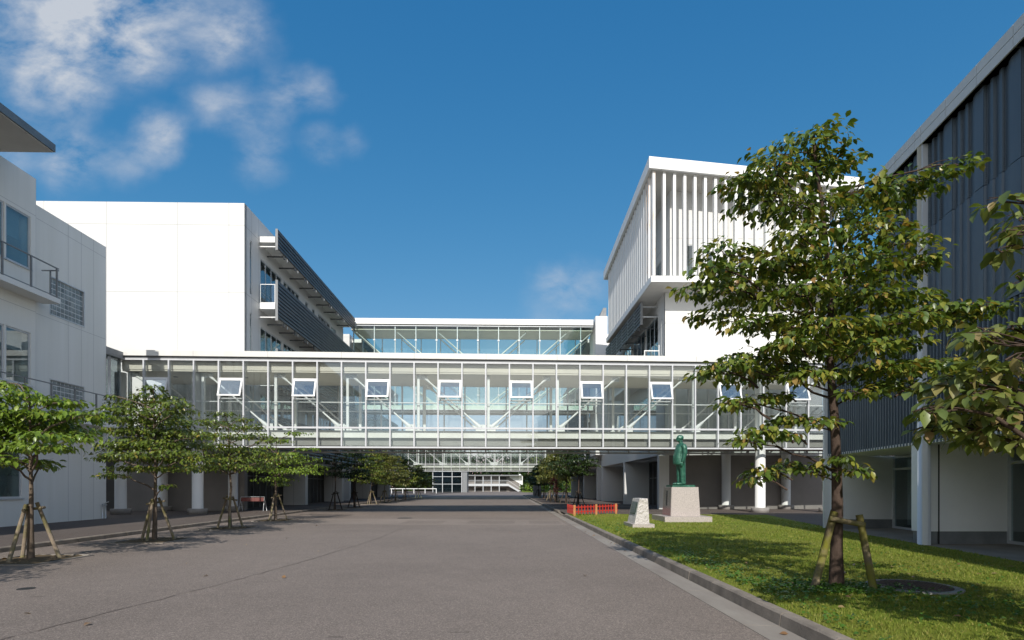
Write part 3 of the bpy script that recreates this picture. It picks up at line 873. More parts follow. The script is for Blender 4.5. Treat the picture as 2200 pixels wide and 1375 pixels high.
# ground floor: white cross walls and set back glazing, square to the campus
def wbox(mb, x0, x1, y0, y1, z0, z1): return mb.box(x0, x1, y0, y1, z0, z1)
gl = MB()
M['wallP'] = mat_noise('pier_paint', (.86, .87, .87), (.81, .82, .82), .8, .5)
for (x0, x1, y0, j) in ((9.93, 12.1, 13.42, 10.34), (10.72, 12.75, 18.45, None)):
    p = MB(); wbox(p, x0, x1, y0, y0 + .35, .42, 2.528)
    po = p.build('pier_wall', M['wallP'], D, True)
    q = MB(); wbox(q, x0 + .03, x1, y0 + .03, y0 + .34, .1, .42); q.build('plinth', M['alu_dark'], po, True)
    if j:
        q = MB(); wbox(q, j - .018, j + .018, y0 - .004, y0 + .01, .1, 2.527); q.build('joint', M['black'], po, True)
for (xa, ya, xb, yb) in ((12.72, 18.43, 12.08, 13.8), (12.05, 13.4, 11.35, 8.7)):
    d = Vector((xb - xa, yb - ya, 0)); L = d.length; d.normalize(); n = Vector((d.y, -d.x, 0))
    if n.x > 0: n = -n
    k = max(2, int(L / .95))
    window(D, (0, 0, 0), (0, 1, 0), (-1, 0, 0), .01, .01) if False else None
    fr = MB()
    for i in range(k + 1):
        c = Vector((xa, ya, 0)) + d * (L * i / k)
        fr.hexa([tuple(c + d * a + n * b + Vector((0, 0, z))) for z in (.13, 2.52) for a, b in ((-.035, -.04), (.035, -.04), (.035, .05), (-.035, .05))])
    for z in (.13, 2.05, 2.44):
        c = Vector((xa, ya, 0))
        fr.hexa([tuple(c + d * a + n * b + Vector((0, 0, zz))) for zz in (z, z + .07) for a, b in ((0, -.03), (L, -.03), (L, .04), (0, .04))])
    fo = fr.build('glass_door_wall', M['alu'], D, True)
    pn = MB(); c = Vector((xa, ya, 0))
    pn.hexa([tuple(c + d * a + n * b + Vector((0, 0, zz))) for zz in (.2, 2.44) for a, b in ((0, -.004), (L, -.004), (L, .004), (0, .004))])
    pn.build('pane', M['glass_win'], fo, True)
    cu = MB()
    c = Vector((xa, ya, 0)) + n * -.35
    for i in range(k):
        if i % 2 == 0:
            cu.hexa([tuple(c + d * a + n * b + Vector((0, 0, zz))) for zz in (.25, 2.4) for a, b in ((L * (i + .1) / k, -.01), (L * (i + .6) / k, -.01), (L * (i + .6) / k, .01), (L * (i + .1) / k, .01))])
    cu.build('curtain', M['blind'], fo, True)
bk = MB(); bk.box(14.2, 15, 8, 19, .12, 2.5); bk.box(12.76, 14.19, 18.5, 18.8, .12, 2.5); bk.box(12.11, 14.19, 13.6, 13.75, .12, 2.5); bk.build('inner_wall', M['interior'], D, True)

# ---------------------------------------------------------------- glass footbridges
BAY = 1.221
M['frame_white'] = mat_noise('pale_bridge_frame', (.58, .59, .615), (.52, .535, .56), 2.5, .35)
M['fasciaB'] = mat_wall('bridge_fascia', (.76, .755, .74), xs=[BAY * 3 * k + .02 for k in range(-1, 13)], w=.016, streak=.14)
M['skirt'] = mat_noise('under_floor_board', (.30, .29, .27), (.24, .23, .215), .8, .8)
def stained():
    m, t, o = new_mat('bridge_beam_white')
    p = principled(t, o, (.78, .77, .73), .5)
    t.links.new(ramp(t, noise(t, 1.3, 4), [(.35, (.80, .79, .75)), (.7, (.70, .68, .63))]), p.inputs['Base Color'])
    return m
M['beam'] = stained()
def glass_bridge(name, loc, rz, label, nb, dep, columns=(), vents=(), mid=15, first=0):
    T = thing(name, loc, rz, label, 'footbridge')
    L = nb * BAY
    x0 = first * BAY
    mb = MB(); mb.box(x0 - .6, L + .6, -.16, dep + .16, 8.05, 8.33); mb.build('roof', M['fasciaB'], T)
    mb = MB(); mb.box(x0 - .5, L + .5, -.05, dep + .05, 7.93, 8.048); mb.build('roof_gap', M['alu_dark'], T)
    mb = MB(); mb.box(x0, L, .25, dep - .25, 7.36, 7.44); mb.box(x0, L, .22, .26, 7.441, 7.93); mb.box(x0, L, dep - .26, dep - .22, 7.441, 7.93)
    mb.build('ceiling', M['ceiling'], T)
    mb = MB(); mb.box(x0, L, .2, dep - .2, 4.03, 4.40)
    mb.build('floor_slab', M['beam'], T)
    mb = MB(); mb.box(x0, L, .4, dep - .4, 3.64, 4.028); mb.build('service_duct', M['skirt'], T)
    rails = None
    for yy, sg in ((0, 1), (dep, -1)):
        mb = MB()
        for (za, zb, w) in ((3.48, 3.56, .07), (4.47, 4.56, .06), (7.85, 7.928, .06)):
            mb.box(x0 - .03, L + .03, yy - w, yy + w, za, zb)
        mb.build('rail', M['frame_white'], T)
    # mullions and panes, one per bay and side
    m0 = MB(); m0.box(-.035, .035, -.085, .085, 3.56, 7.85); m0 = m0.build('mullion', M['frame_white'], T); m0.location = (x0, 0, 0)
    g0 = MB()
    g0.box(.036, BAY - .036, -.006, .006, 4.562, 7.848)
    g0 = g0.build('pane', M['glass'], T); g0.location = (x0, 0, 0)
    k0 = MB(); k0.box(.036, BAY - .036, -.006, .006, 3.562, 4.468); k0 = k0.build('skirt_pane', M['glass'], T); k0.location = (x0, 0, 0)
    gv = gu = None
    for side in (0, 1):
        for k in range(first, nb + 1):
            if not (side == 0 and k == first): copy_part(m0, T, (k * BAY, dep * side, 0))
            if k < nb and not (side == 0 and k == first):
                copy_part(k0, T, (k * BAY, dep * side, 0))
                if side == 0 and k in vents:
                    if gv is None:
                        gv = MB(); gv.box(.036, BAY - .036, -.006, .006, 4.562, 5.93)
                        gv = gv.build('pane', M['glass'], T); gv.location = (k * BAY, 0, 0)
                        gu = MB(); gu.box(.036, BAY - .036, -.006, .006, 7.0, 7.848)
                        gu = gu.build('transom_pane', M['glass'], T); gu.location = (k * BAY, 0, 0)
                    else: copy_part(gv, T, (k * BAY, 0, 0)); copy_part(gu, T, (k * BAY, 0, 0))
                else: copy_part(g0, T, (k * BAY, dep * side, 0))
    w0 = None
    for k in vents:
        if w0 is None:
            mb = MB()
            mb.box(.036, BAY - .036, -.05, .05, 6.94, 7.0); mb.box(.036, .075, -.05, .05, 5.99, 6.94); mb.box(BAY - .075, BAY - .036, -.05, .05, 5.99, 6.94); mb.box(.036, BAY - .036, -.05, .05, 5.93, 5.99)
            w0 = mb.build('vent_frame', M['white_metal'], T)
            w0.location = (k * BAY, 0, 0)
            s = MB(); W = BAY - .08; H = .94; e = .08
            s.box(0, W, -.02, .02, -e, 0); s.box(0, W, -.02, .02, -H, -H + e); s.box(0, e, -.02, .02, -H + e, -e); s.box(W - e, W, -.02, .02, -H + e, -e)
            so_ = s.build('vent_sash', M['white_metal'], w0); so_.location = (.04, -.03, 6.935); so_.rotation_euler = (R(-19), 0, 0)
            # glass of the opened sash, in the same mesh frame tilt (thing > part > sub-part only)
            s2 = MB(); s2.box(e, W - e, -.005, .005, -H + e, -e)
            s2 = s2.build('vent_pane', M['glass_vent'], w0); s2.location = (.04, -.03, 6.935); s2.rotation_euler = (R(-19), 0, 0)
        else: copy_part(w0, T, (k * BAY, 0, 0))
    # inside: truss posts and braces of both sides, handrails
    p0 = MB(); p0.box(-.07, .07, -.07, .07, 4.40, 7.36)
    p0 = p0.build('truss_post', M['white_metal'], T); p0.location = (x0 + .14, .62, 0)
    def brace(mirror):
        mb = MB()
        a, b = Vector((.42, 0, 7.25)), Vector((2.78 * BAY, 0, 4.62))
        if mirror: a, b = Vector((3 * BAY - .42, 0, 7.25)), Vector((.22 * BAY, 0, 4.62))
        q = lambda f: a + (b - a) * f
        mb.tube([q(-.06), q(.0), q(.06), q(.1), q(.84), q(.88), q(.95), q(1.0)], [.10, .10, .075, .045, .045, .075, .105, .12], 10)
        mb.box(b.x - .26, b.x + .26, -.02, .02, 4.40, 4.78)
        mb.box(a.x - .2, a.x + .2, -.02, .02, 7.12, 7.36)
        return mb.build('truss_brace', M['white_metal'], T)
    bA, bB = brace(False), brace(True)
    uA = uB = False
    for side, yy in ((0, .62), (1, dep - .62)):
        for k in range((first // 3) * 3 if first >= 0 else 0, nb, 3):
            if k < first: continue
            if not (side == 0 and k == first): copy_part(p0, T, (k * BAY + .14, yy, 0))
            src, used = (bA, uA) if k < mid else (bB, uB)
            if not used:
                src.location = (k * BAY, yy, 0)
                if k < mid: uA = True
                else: uB = True
            else: copy_part(src, T, (k * BAY, yy, 0))
        h = MB(); h.tube([(x0, yy - .25 + .5 * side, 5.86), (L, yy - .25 + .5 * side, 5.86)], .03, 8)
        h.build('handrail', M['white_metal'], T)
    l0 = None
    for k in range(first + 1, nb, 3):
        if l0 is None:
            mb = MB(); mb.lathe([(.11, 7.33), (.11, 7.358)], 14); l0 = mb.build('downlight', M['alu_dark'], T); l0.location = ((k + .5) * BAY, 1.7, 0)
        else: copy_part(l0, T, ((k + .5) * BAY, 1.7, 0))
    c0 = None
    for (cx, cy) in columns:
        if c0 is None:
            mb = MB(); mb.tube([(0, 0, .1), (0, 0, 7.35)], .265, 28); c0 = mb.build('column', M['white'], T); c0.location = (cx, cy, 0)
            bs = MB(); bs.lathe([(.46, .09), (.46, .36), (.44, .38)], 28); bs.build('column_base', M['concrete'], c0)
        else: copy_part(c0, T, (cx, cy, 0))
    return T
BR1 = glass_bridge('glass_bridge', (-19.65, 27.7, 0), 2.8, 'white framed glass footbridge crossing the whole road, nearest of the bridges', 32, 4.2,
             columns=[(-.4, .75), (3.45, .75), (33.2, .75), (37.0, .75), (-.4, 4.45), (3.6, 4.45), (33.2, 5.0), (37.0, 5.0)], vents=[1, 4, 7, 10, 13, 16, 19, 22, 25, 28])
glass_bridge('glass_bridge', (-20.9, 79.0, .24), 1.2, 'far glass footbridge seen under the nearest bridge, above the end of the road', 28, 4.6, mid=15)

# rear bridge, two storeys high, frameless glass
Rb = thing('rear_glass_bridge', (-15.6, 53.4, 0), 1.4, 'high frameless glass bridge behind the white block, raised on two storeys', 'footbridge')
RL, RD, PW = 23.5, 3.9, 2.0
mb = MB(); mb.box(0, RL, -.15, RD + .15, 17.2, 17.75); mb.build('roof', M['white'], Rb)
mb = MB(); mb.box(0, RL, .3, RD - .3, 16.75, 16.85); mb.box(0, RL, .3, RD - .3, 12.55, 12.62); mb.build('ceiling', M['ceiling'], Rb)
mb = MB(); mb.box(0, RL, .1, RD - .1, 12.7, 13.1); mb.build('upper_floor', M['beam'], Rb)
mb = MB(); mb.box(0, RL, .02, RD - .02, 8.95, 9.4); mb.build('lower_floor', M['beam'], Rb)
g0 = f0 = None
for side in (0, 1):
    for k in range(12):
        w = min(PW, RL - .3 - k * PW)
        if w < .4: continue
        if g0 is None:
            mb = MB(); mb.box(.015, PW - .015, -.008, .008, 9.0, 12.95); gl0 = mb.build('lower_pane', M['glass_green'], Rb); gl0.location = (.3, 0, 0)
            mb = MB(); mb.box(.015, PW - .015, -.008, .008, 12.97, 17.1)
            g0 = mb.build('pane', M['glass_green'], Rb); g0.location = (.3, 0, 0)
            mb = MB(); mb.box(-.035, .035, .05, .22, 9.4, 17.2)
            for z in (10.4, 11.9, 14.2, 15.7): mb.box(-.09, .09, -.03, .05, z - .07, z + .07)
            f0 = mb.build('glass_fin', M['alu'], Rb); f0.location = (.3, 0, 0)
        else:
            if k < 11 or True:
                copy_part(gl0, Rb, (.3 + k * PW if k < 11 else RL - PW - .02, RD * side, 0))
                copy_part(g0, Rb, (.3 + k * PW if k < 11 else RL - PW - .02, RD * side, 0))
                copy_part(f0, Rb, (.3 + k * PW, RD * side - (.27 if side else 0), 0))
mb = MB(); mb.tube([(0, 0, 16.6), (4.0, 0, 13.1)], .06, 8); mb.tube([(0, 0, 12.4), (4.0, 0, 9.4)], .06, 8); bA = mb.build('truss_brace', M['white_metal'], Rb); bA.location = (.4, .6, 0)
mb = MB(); mb.tube([(4, 0, 16.6), (0, 0, 13.1)], .06, 8); mb.tube([(4, 0, 12.4), (0, 0, 9.4)], .06, 8); bB = mb.build('truss_brace', M['white_metal'], Rb); bB.location = (13.0, .6, 0)
for side in (0, 1):
    for k in range(3):
        if side or k: copy_part(bA, Rb, (.4 + k * 4, .6 if not side else RD - .6, 0))
    for k in range(3):
        if side or k: copy_part(bB, Rb, (13.0 + k * 4 - (1.6 if k == 2 else 0), .6 if not side else RD - .6, 0))
mb = MB()
for z in (9.0, 12.95, 17.1):
    mb.box(0, RL, -.03, .05, z - .05, z + .01)
mb.build('rail', M['alu'], Rb)

# ---------------------------------------------------------------- far end of the road
G = thing('gallery_house', (-14.8, 178, 0), 0.5, 'distant two storey house with an open gallery, dark flat roof and outside stair', 'building')
mb = MB(); mb.box(0, 17.4, 2.2, 9, 0, 5.0); mb.hexa([(13.6, 2.0, 0), (17.4, 2.0, 0), (17.4, 2.19, 0), (13.6, 2.19, 0), (13.6, 2.0, 4.6), (17.4, 2.0, 4.6), (17.4, 2.19, 4.6), (13.6, 2.19, 4.6)])
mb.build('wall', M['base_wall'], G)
mb = MB(); mb.box(-.5, 18, -.3, 9.4, 5.0, 5.35); mb.build('roof', M['alu_dark'], G)
mb = MB(); mb.box(0, 13.6, 0, 2.19, 1.75, 2.5); mb.build('gallery_floor', M['alu'], G)
mb = MB(); mb.box(0, 13.6, -.02, .04, 3.55, 3.65); mb.box(0, 13.6, -.01, .03, 3.1, 3.14)
mb.hexa([(13.6, -.03, 3.5), (17, -.03, 1.2), (17, .05, 1.2), (13.6, .05, 3.5), (13.6, -.03, 3.62), (17, -.03, 1.32), (17, .05, 1.32), (13.6, .05, 3.62)])
mb.build('railing', M['alu'], G)
for k in range(5):
    mb = MB(); mb.box(.2 + k * 2.6, .42 + k * 2.6, -.1, .1, 0, 5.0); mb.build('post', M['alu'], G)
mb = MB(); mb.hexa([(13.6, -.2, 1.8), (16.9, -.2, -.1), (16.9, 1.4, -.1), (13.6, 1.4, 1.8), (13.6, -.2, 2.5), (17.2, -.2, .3), (17.2, 1.4, .3), (13.6, 1.4, 2.5)]); mb.build('stair', M['alu'], G)
mb = MB(); mb.hexa([(14.0, 1.8, 4.5), (18.3, 1.8, 2.0), (18.3, 1.95, 2.0), (14.0, 1.95, 4.5), (14.0, 1.8, 5.0), (18.3, 1.8, 5.0), (18.3, 1.95, 5.0), (14.0, 1.95, 5.0)]); mb.build('gable_panel', M['white'], G)
for (a, b) in ((2.9, 5.0), (10.9, 13.0)):
    mb = MB(); mb.box(a, b, 2.1, 2.19, 2.5, 4.7); mb.build('gallery_door', M['dark'], G)
    mb = MB(); mb.box(a, b, 2.1, 2.19, .05, 1.0); mb.build('ground_opening', M['dark'], G)
H = thing('glass_hall', (-21.5, 150, 0), 0.5, 'distant glazed hall with thin white frame left of the gallery house', 'building')
mb = MB()
for k in range(4): mb.box(k * 2.6, k * 2.6 + .16, -.1, .1, 0, 6.8)
for z in (2.2, 4.2, 5.6, 6.7): mb.box(0, 7.96, -.06, .06, z, z + .12)
for k in range(4): mb.box(k * 2.6, k * 2.6 + .16, 6, 6.2, 0, 6.8)
mb.build('frame', M['alu'], H)
mb = MB(); mb.box(.1, 7.9, -.01, .01, 0, 6.75); mb.box(7.9, 7.92, 0, 6, 0, 6.75); mb.build('glazing', M['glass_dark'], H)
mb = MB(); mb.box(-.3, 9.4, -.3, 6.5, 6.8, 7.1); mb.build('roof', M['alu'], H)
mb = MB(); mb.box(8.0, 9.3, .2, 6, 0, 6.79); mb.box(0, 8, 4, 4.2, 0, 6.79); mb.build('core_wall', M['alu_dark'], H)
def guard(name, p0, p1, n, h, label):
    T = thing(name, (p0[0], p0[1], 0), math.degrees(math.atan2(p1[1] - p0[1], p1[0] - p0[0])), label, 'railing')
    L = math.hypot(p1[0] - p0[0], p1[1] - p0[1])
    mb = MB(); mb.box(-.06, L + .06, -.06, .06, h - .15, h); mb.build('top_rail', M['white_metal'], T)
    for k in range(n + 1):
        mb = MB(); mb.box(L * k / n - .07, L * k / n + .07, -.07, .07, 0, h - .15); mb.build('post', M['white_metal'], T)
guard('guard_railing', (-33, 128), (-17.5, 128), 6, 1.15, 'white guard railing across the far end of the road beside the glazed hall')
lp = thing('street_lamp', (2.45, 172, 0), 0, 'slender white street lamp beside the far gallery house stair', 'street lamp')
mb = MB(); mb.tube([(0, 0, 0), (0, 0, 4.9)], [.12, .08], 10); mb.build('pole', M['white_metal'], lp)
mb = MB(); mb.lathe([(.05, 4.9), (.34, 5.05), (.38, 5.25), (.25, 5.45), (.05, 5.5)], 14); mb.build('lamp_head', M['white_metal'], lp)
mb = MB(); b = 3.3; mb.hexa([(3.35, 88, .1), (4.65, 88, .1), (4.65, 88.9, .1), (3.35, 88.9, .1), (3.42, 88.05, 1.95), (4.58, 88.05, 1.95), (4.58, 88.85, 1.95), (3.42, 88.85, 1.95)])
mb.box(3.3, 4.7, 87.95, 88.95, 1.95, 2.1)
tag(mb.build('gate_pillar', M['concrete']), 'grey concrete gate pillar beside the far kerb behind the young trees', 'pillar')

# ---------------------------------------------------------------- statue, pedestal, stone, fence, barrier, covers
def granite(name, c, pol=.35, bmp=0):
    m, t, o = new_mat(name)
    p = principled(t, o, c, pol, 0, .5)
    n = noise(t, 75, 2, .5); n2 = noise(t, 1.3, 4, .6)
    col = ramp(t, n, [(.36, tuple(x * .55 for x in c)), (.5, c), (.66, tuple(min(1, x * 1.3) for x in c))])
    col = mixcol(t, math_node(t, 'MULTIPLY', n2, .4), col, tuple(x * .75 for x in c))
    t.links.new(col, p.inputs['Base Color'])
    if bmp: bump(t, p, noise(t, 9, 6, .7), bmp, .08)
    return m
M['granite'] = granite('pink_granite', (.46, .41, .385), .45)
M['granite_pol'] = granite('polished_granite', (.36, .31, .29), .12)
M['granite_rough'] = granite('rough_granite', (.62, .585, .55), .8, .9)
def bronze():
    m, t, o = new_mat('green_patina')
    p = principled(t, o, (.02, .14, .08), .34, .15, .6)
    n = noise(t, 6, 5, .65)
    t.links.new(ramp(t, n, [(.32, (.012, .062, .040)), (.55, (.028, .125, .082)), (.75, (.09, .23, .165))]), p.inputs['Base Color'])
    bump(t, p, noise(t, 26, 4), .35, .02)
    return m
M['bronze'] = bronze()
M['plaque'] = mat_noise('dark_plaque', (.018, .045, .03), (.03, .07, .045), 9, .35)
PD = thing('pedestal', (6.87, 22.54, .122), 1.2, 'pinkish granite pedestal tapering upward from a broad square step on the lawn', 'pedestal')
mb = MB(); mb.box(-.93, .93, -.93, .93, 0, .215); mb.build('step', M['granite'], PD)
w, wt, z0, z1 = .585, .528, .216, 1.37
mb = MB()
mb.hexa([(-w, -w, z0), (w, -w, z0), (w, w, z0), (-w, w, z0), (-wt, -wt, z1), (wt, -wt, z1), (wt, wt, z1), (-wt, wt, z1)])
mb.build('shaft', M['granite'], PD)
mb = MB()
sx = lambda z: -(w + (wt - w) * (z - z0) / (z1 - z0))
mb.hexa([(sx(.24) - .012, -.56, .24), (sx(.24) + .01, -.56, .24), (sx(.24) + .01, .56, .24), (sx(.24) - .012, .56, .24),
         (sx(1.355) - .012, -.508, 1.355), (sx(1.355) + .01, -.508, 1.355), (sx(1.355) + .01, .508, 1.355), (sx(1.355) - .012, .508, 1.355)])
mb.build('polished_face', M['granite_pol'], PD)
mb = MB()
mb.hexa([(sx(.62) - .03, -.07, .62), (sx(.62), -.07, .62), (sx(.62), .07, .62), (sx(.62) - .03, .07, .62),
         (sx(1.22) - .03, -.07, 1.22), (sx(1.22), -.07, 1.22), (sx(1.22), .07, 1.22), (sx(1.22) - .03, .07, 1.22)])
mb.build('inscription_plate', M['black'], PD)

ST = thing('statue', (6.86, 22.54, .122 + 1.371), 1.2, 'green bronze statue of a standing man in a suit with arms hanging down', 'statue')
mb = MB(); mb.box(-.46, .45, -.42, .42, 0, .085); mb.build('statue_base', M['bronze'], ST)
def ellipsoid(mb, c, r, n=14, rot=None):
    c = Vector(c); rows = n // 2 + 1
    b = len(mb.v)
    for i in range(rows):
        th = math.pi * i / (rows - 1)
        for k in range(n):
            ph = 2 * math.pi * k / n
            q = Vector((r[0] * math.sin(th) * math.cos(ph), r[1] * math.sin(th) * math.sin(ph), r[2] * math.cos(th)))
            if rot is not None: q = rot @ q
            mb.v.append(tuple(c + q))
    for i in range(rows - 1):
        for k in range(n):
            k2 = (k + 1) % n
            mb.f.append((b + i * n + k, b + (i + 1) * n + k, b + (i + 1) * n + k2, b + i * n + k2)); mb.m.append(0); mb.s.append(True)
def rings(mb, prof, n=20):
    """prof: (cx, cy, z, rx, ry)"""
    b = len(mb.v)
    for (cx, cy, z, rx, ry) in prof:
        for k in range(n):
            w_ = 2 * math.pi * k / n
            cw, sw = math.cos(w_), math.sin(w_)
            p_ = 2.4
            mb.v.append((cx + rx * math.copysign(abs(cw) ** (2 / p_), cw), cy + ry * math.copysign(abs(sw) ** (2 / p_), sw), z))
    for i in range(len(prof) - 1):
        for k in range(n):
            k2 = (k + 1) % n
            mb.f.append((b + i * n + k, b + i * n + k2, b + (i + 1) * n + k2, b + (i + 1) * n + k)); mb.m.append(0); mb.s.append(True)
    mb.f.append(tuple(b + k for k in reversed(range(n)))); mb.m.append(0); mb.s.append(True)
    e = b + (len(prof) - 1) * n
    mb.f.append(tuple(e + k for k in range(n))); mb.m.append(0); mb.s.append(True)
mb = MB()
zb = .085; S = 2.03 / 1.78          # a figure a little over life size; x is the way it faces (negative), y across
def sc(*p): return tuple(q * S for q in p)
# legs in wide trousers: near leg (y<0) set back, far leg forward
for sy, fx in ((-1, .02), (1, -.035)):
    cy = .095 * sy
    rings(mb, [((.035 + fx) * S, cy * S, zb + .045, .085 * S, .080 * S), ((.03 + fx) * S, cy * S, zb + .16, .088 * S, .080 * S), ((.02 + fx) * S, cy * S, zb + .48 * S, .090 * S, .082 * S),
               ((.005 + fx * .6) * S, cy * S, zb + .70 * S, .110 * S, .092 * S), (-.01 * S, cy * .95 * S, zb + .92 * S, .135 * S, .10 * S)])
    # shoes
    ellipsoid(mb, (( -.055 + fx) * S, cy * S, zb + .04 * S), sc(.155, .052, .050))
    ellipsoid(mb, (( .05 + fx) * S, cy * S, zb + .045 * S), sc(.075, .048, .055))
# jacket: belly forward, skirt over the hips, sloped shoulders
rings(mb, [(-.035 * S, 0, zb + .72 * S, .175 * S, .215 * S), (-.04 * S, 0, zb + .80 * S, .185 * S, .222 * S), (-.05 * S, 0, zb + .95 * S, .185 * S, .215 * S), (-.045 * S, 0, zb + 1.08 * S, .170 * S, .208 * S),
           (-.02 * S, 0, zb + 1.22 * S, .155 * S, .212 * S), (.0, 0, zb + 1.36 * S, .135 * S, .212 * S), (.02 * S, 0, zb + 1.44 * S, .105 * S, .185 * S), (.02 * S, 0, zb + 1.50 * S, .062 * S, .085 * S)], 26)
# collar, lapel ridge, buttons line, hem edge
mb.tube([(-.075 * S, -.07 * S, zb + 1.46 * S), (-.13 * S, -.06 * S, zb + 1.36 * S), (-.185 * S, -.02 * S, zb + 1.18 * S), (-.235 * S, 0, zb + 1.0 * S), (-.225 * S, .0, zb + .76 * S)], .016, 6)
mb.tube([(-.075 * S, .07 * S, zb + 1.46 * S), (-.13 * S, .06 * S, zb + 1.36 * S), (-.185 * S, .02 * S, zb + 1.18 * S)], .016, 6)
# arms
for sy in (-1, 1):
    mb.tube([(.03 * S, sy * .195 * S, zb + 1.40 * S), (.055 * S, sy * .245 * S, zb + 1.30 * S), (.06 * S, sy * .262 * S, zb + 1.12 * S), (.045 * S, sy * .258 * S, zb + 1.05 * S), (.0, sy * .25 * S, zb + .84 * S), (-.012 * S, sy * .245 * S, zb + .81 * S)],
            [.085 * S, .082 * S, .075 * S, .070 * S, .058 * S, .055 * S], 14)
    ellipsoid(mb, (.03 * S, sy * .19 * S, zb + 1.385 * S), sc(.095, .085, .075))
    # hand: palm, curled fingers, thumb
    ellipsoid(mb, (-.022 * S, sy * .245 * S, zb + .765 * S), sc(.045, .026, .06))
    for i, (ox, ln) in enumerate(((-.040, .070), (-.016, .078), (.008, .073), (.030, .058))):
        hx = -.022 + ox * .75
        mb.tube([sc(hx, sy * .245, 0) and (hx * S, sy * .246 * S, zb + .73 * S), ((hx - .002) * S, sy * .25 * S, zb + (.73 - ln * .5) * S), ((hx - .01) * S, sy * .238 * S, zb + (.73 - ln * .85) * S), ((hx - .012) * S, sy * .222 * S, zb + (.73 - ln) * S)],
                [.0125 * S, .012 * S, .011 * S, .009 * S], 8)
    mb.tube([(-.055 * S, sy * .24 * S, zb + .785 * S), (-.082 * S, sy * .232 * S, zb + .755 * S), (-.083 * S, sy * .226 * S, zb + .715 * S)], [.015 * S, .0135 * S, .011 * S], 8)
# neck and head with face, ears and short hair
mb.tube([(.015 * S, 0, zb + 1.46 * S), (-.005 * S, 0, zb + 1.58 * S)], [.068 * S, .062 * S], 14)
hc = (-.03 * S, 0, zb + 1.665 * S)
ellipsoid(mb, hc, sc(.100, .078, .118), 20)
ellipsoid(mb, ((-.06) * S, 0, zb + 1.60 * S), sc(.068, .062, .072), 16)          # jaw and cheeks
ellipsoid(mb, (.012 * S, 0, zb + 1.685 * S), sc(.088, .080, .095), 18)           # back of the head, hair
mb.tube([(-.118 * S, 0, zb + 1.675 * S), (-.143 * S, 0, zb + 1.645 * S), (-.146 * S, 0, zb + 1.628 * S), (-.12 * S, 0, zb + 1.622 * S)], [.011 * S, .015 * S, .017 * S, .014 * S], 8)  # nose
for sy in (-1, 1):
    ellipsoid(mb, (-.113 * S, sy * .033 * S, zb + 1.672 * S), sc(.014, .016, .010), 10)    # eyes
    mb.tube([(-.123 * S, sy * .012 * S, zb + 1.692 * S), (-.120 * S, sy * .035 * S, zb + 1.698 * S), (-.10 * S, sy * .055 * S, zb + 1.690 * S)], .010 * S, 6)  # brows
    ellipsoid(mb, (-.012 * S, sy * .080 * S, zb + 1.655 * S), sc(.022, .012, .036), 10)    # ears
mb.tube([(-.105 * S, -.026 * S, zb + 1.592 * S), (-.126 * S, 0, zb + 1.594 * S), (-.105 * S, .026 * S, zb + 1.592 * S)], .010 * S, 6)  # mouth
ellipsoid(mb, (-.105 * S, 0, zb + 1.565 * S), sc(.022, .028, .020), 10)          # chin
fig = mb.build('figure', M['bronze'], ST)
fig.scale = (1.1, 1.06, 1.0)
rm = fig.modifiers.new('fuse', 'REMESH'); rm.mode = 'VOXEL'; rm.voxel_size = .0105; rm.use_smooth_shade = True
sm = fig.modifiers.new('soften', 'SMOOTH'); sm.factor = .5; sm.iterations = 2

MO = thing('inscribed_stone', (4.42, 19.35, .122), 1.2, 'low rough pale stone with a dark plaque on its sloping face', 'monument')
mb = MB(); mb.box(-.37, .37, -.69, .69, 0, .12); mb.build('base_slab', M['granite'], MO)
mb = MB()
x0, x1, xt0, xt1, h = -.27, .24, -.085, .20, .98
nz, ny = 16, 18
def rough_face(fn, na, nb_, amp):
    grid = [[Vector(fn(i / na, j / nb_)) for j in range(nb_ + 1)] for i in range(na + 1)]
    for i in range(1, na):
        for j in range(1, nb_):
            grid[i][j] += Vector((random.uniform(-amp, amp), random.uniform(-amp, amp), random.uniform(-amp, amp)))
    for i in range(na):
        for j in range(nb_):
            mb.face([grid[i][j], grid[i + 1][j], grid[i + 1][j + 1], grid[i][j + 1]])
lerp = lambda a, b, f: a + (b - a) * f
def corner(xa, xb, s, t): return (lerp(lerp(x0, xt0, t), lerp(x1, xt1, t), s))
yw = lambda t: lerp(.53, .47, t)
rough_face(lambda s, t: (corner(0, 0, s, t), -yw(t), .121 + (h - .121) * t), 9, 16, .02)     # camera side
rough_face(lambda s, t: (corner(0, 0, 1 - s, t), yw(t), .121 + (h - .121) * t), 9, 16, .02)
rough_face(lambda s, t: (lerp(x1, xt1, t), lerp(-yw(t), yw(t), s), .121 + (h - .121) * t), 14, 14, .02)
rough_face(lambda s, t: (lerp(x0, xt0, t), lerp(yw(t), -yw(t), s), .121 + (h - .121) * t), 14, 14, .004)
rough_face(lambda s, t: (lerp(xt0, xt1, s), lerp(-yw(1), yw(1), t), h), 6, 14, .008)
mb.build('stone', M['granite_rough'], MO)
mb = MB(); pts = []
for dd in (.02, -.004):
    for (s, t) in ((.85, .38), (.12, .38), (.12, .86), (.85, .86)):
        pts.append((lerp(x0, xt0, t) - dd, lerp(yw(t), -yw(t), s), .121 + (h - .121) * t))
mb.hexa(pts); po = mb.build('plaque', M['plaque'], MO)
mb = MB()
for k in range(9):
    t = .43 + .38 * k / 8
    for s0 in (.17, .34, .5, .66):
        s1 = s0 + random.uniform(.08, .14)
        q = []
        for dd in (.0225, .0185):
            for (s, tt) in ((s1, t), (s0, t), (s0, t + .012), (s1, t + .012)):
                q.append((lerp(x0, xt0, tt) - dd, lerp(yw(tt), -yw(tt), s), .121 + (h - .121) * tt))
        mb.hexa(q)
mb.build('text_lines', M['alu'], po)

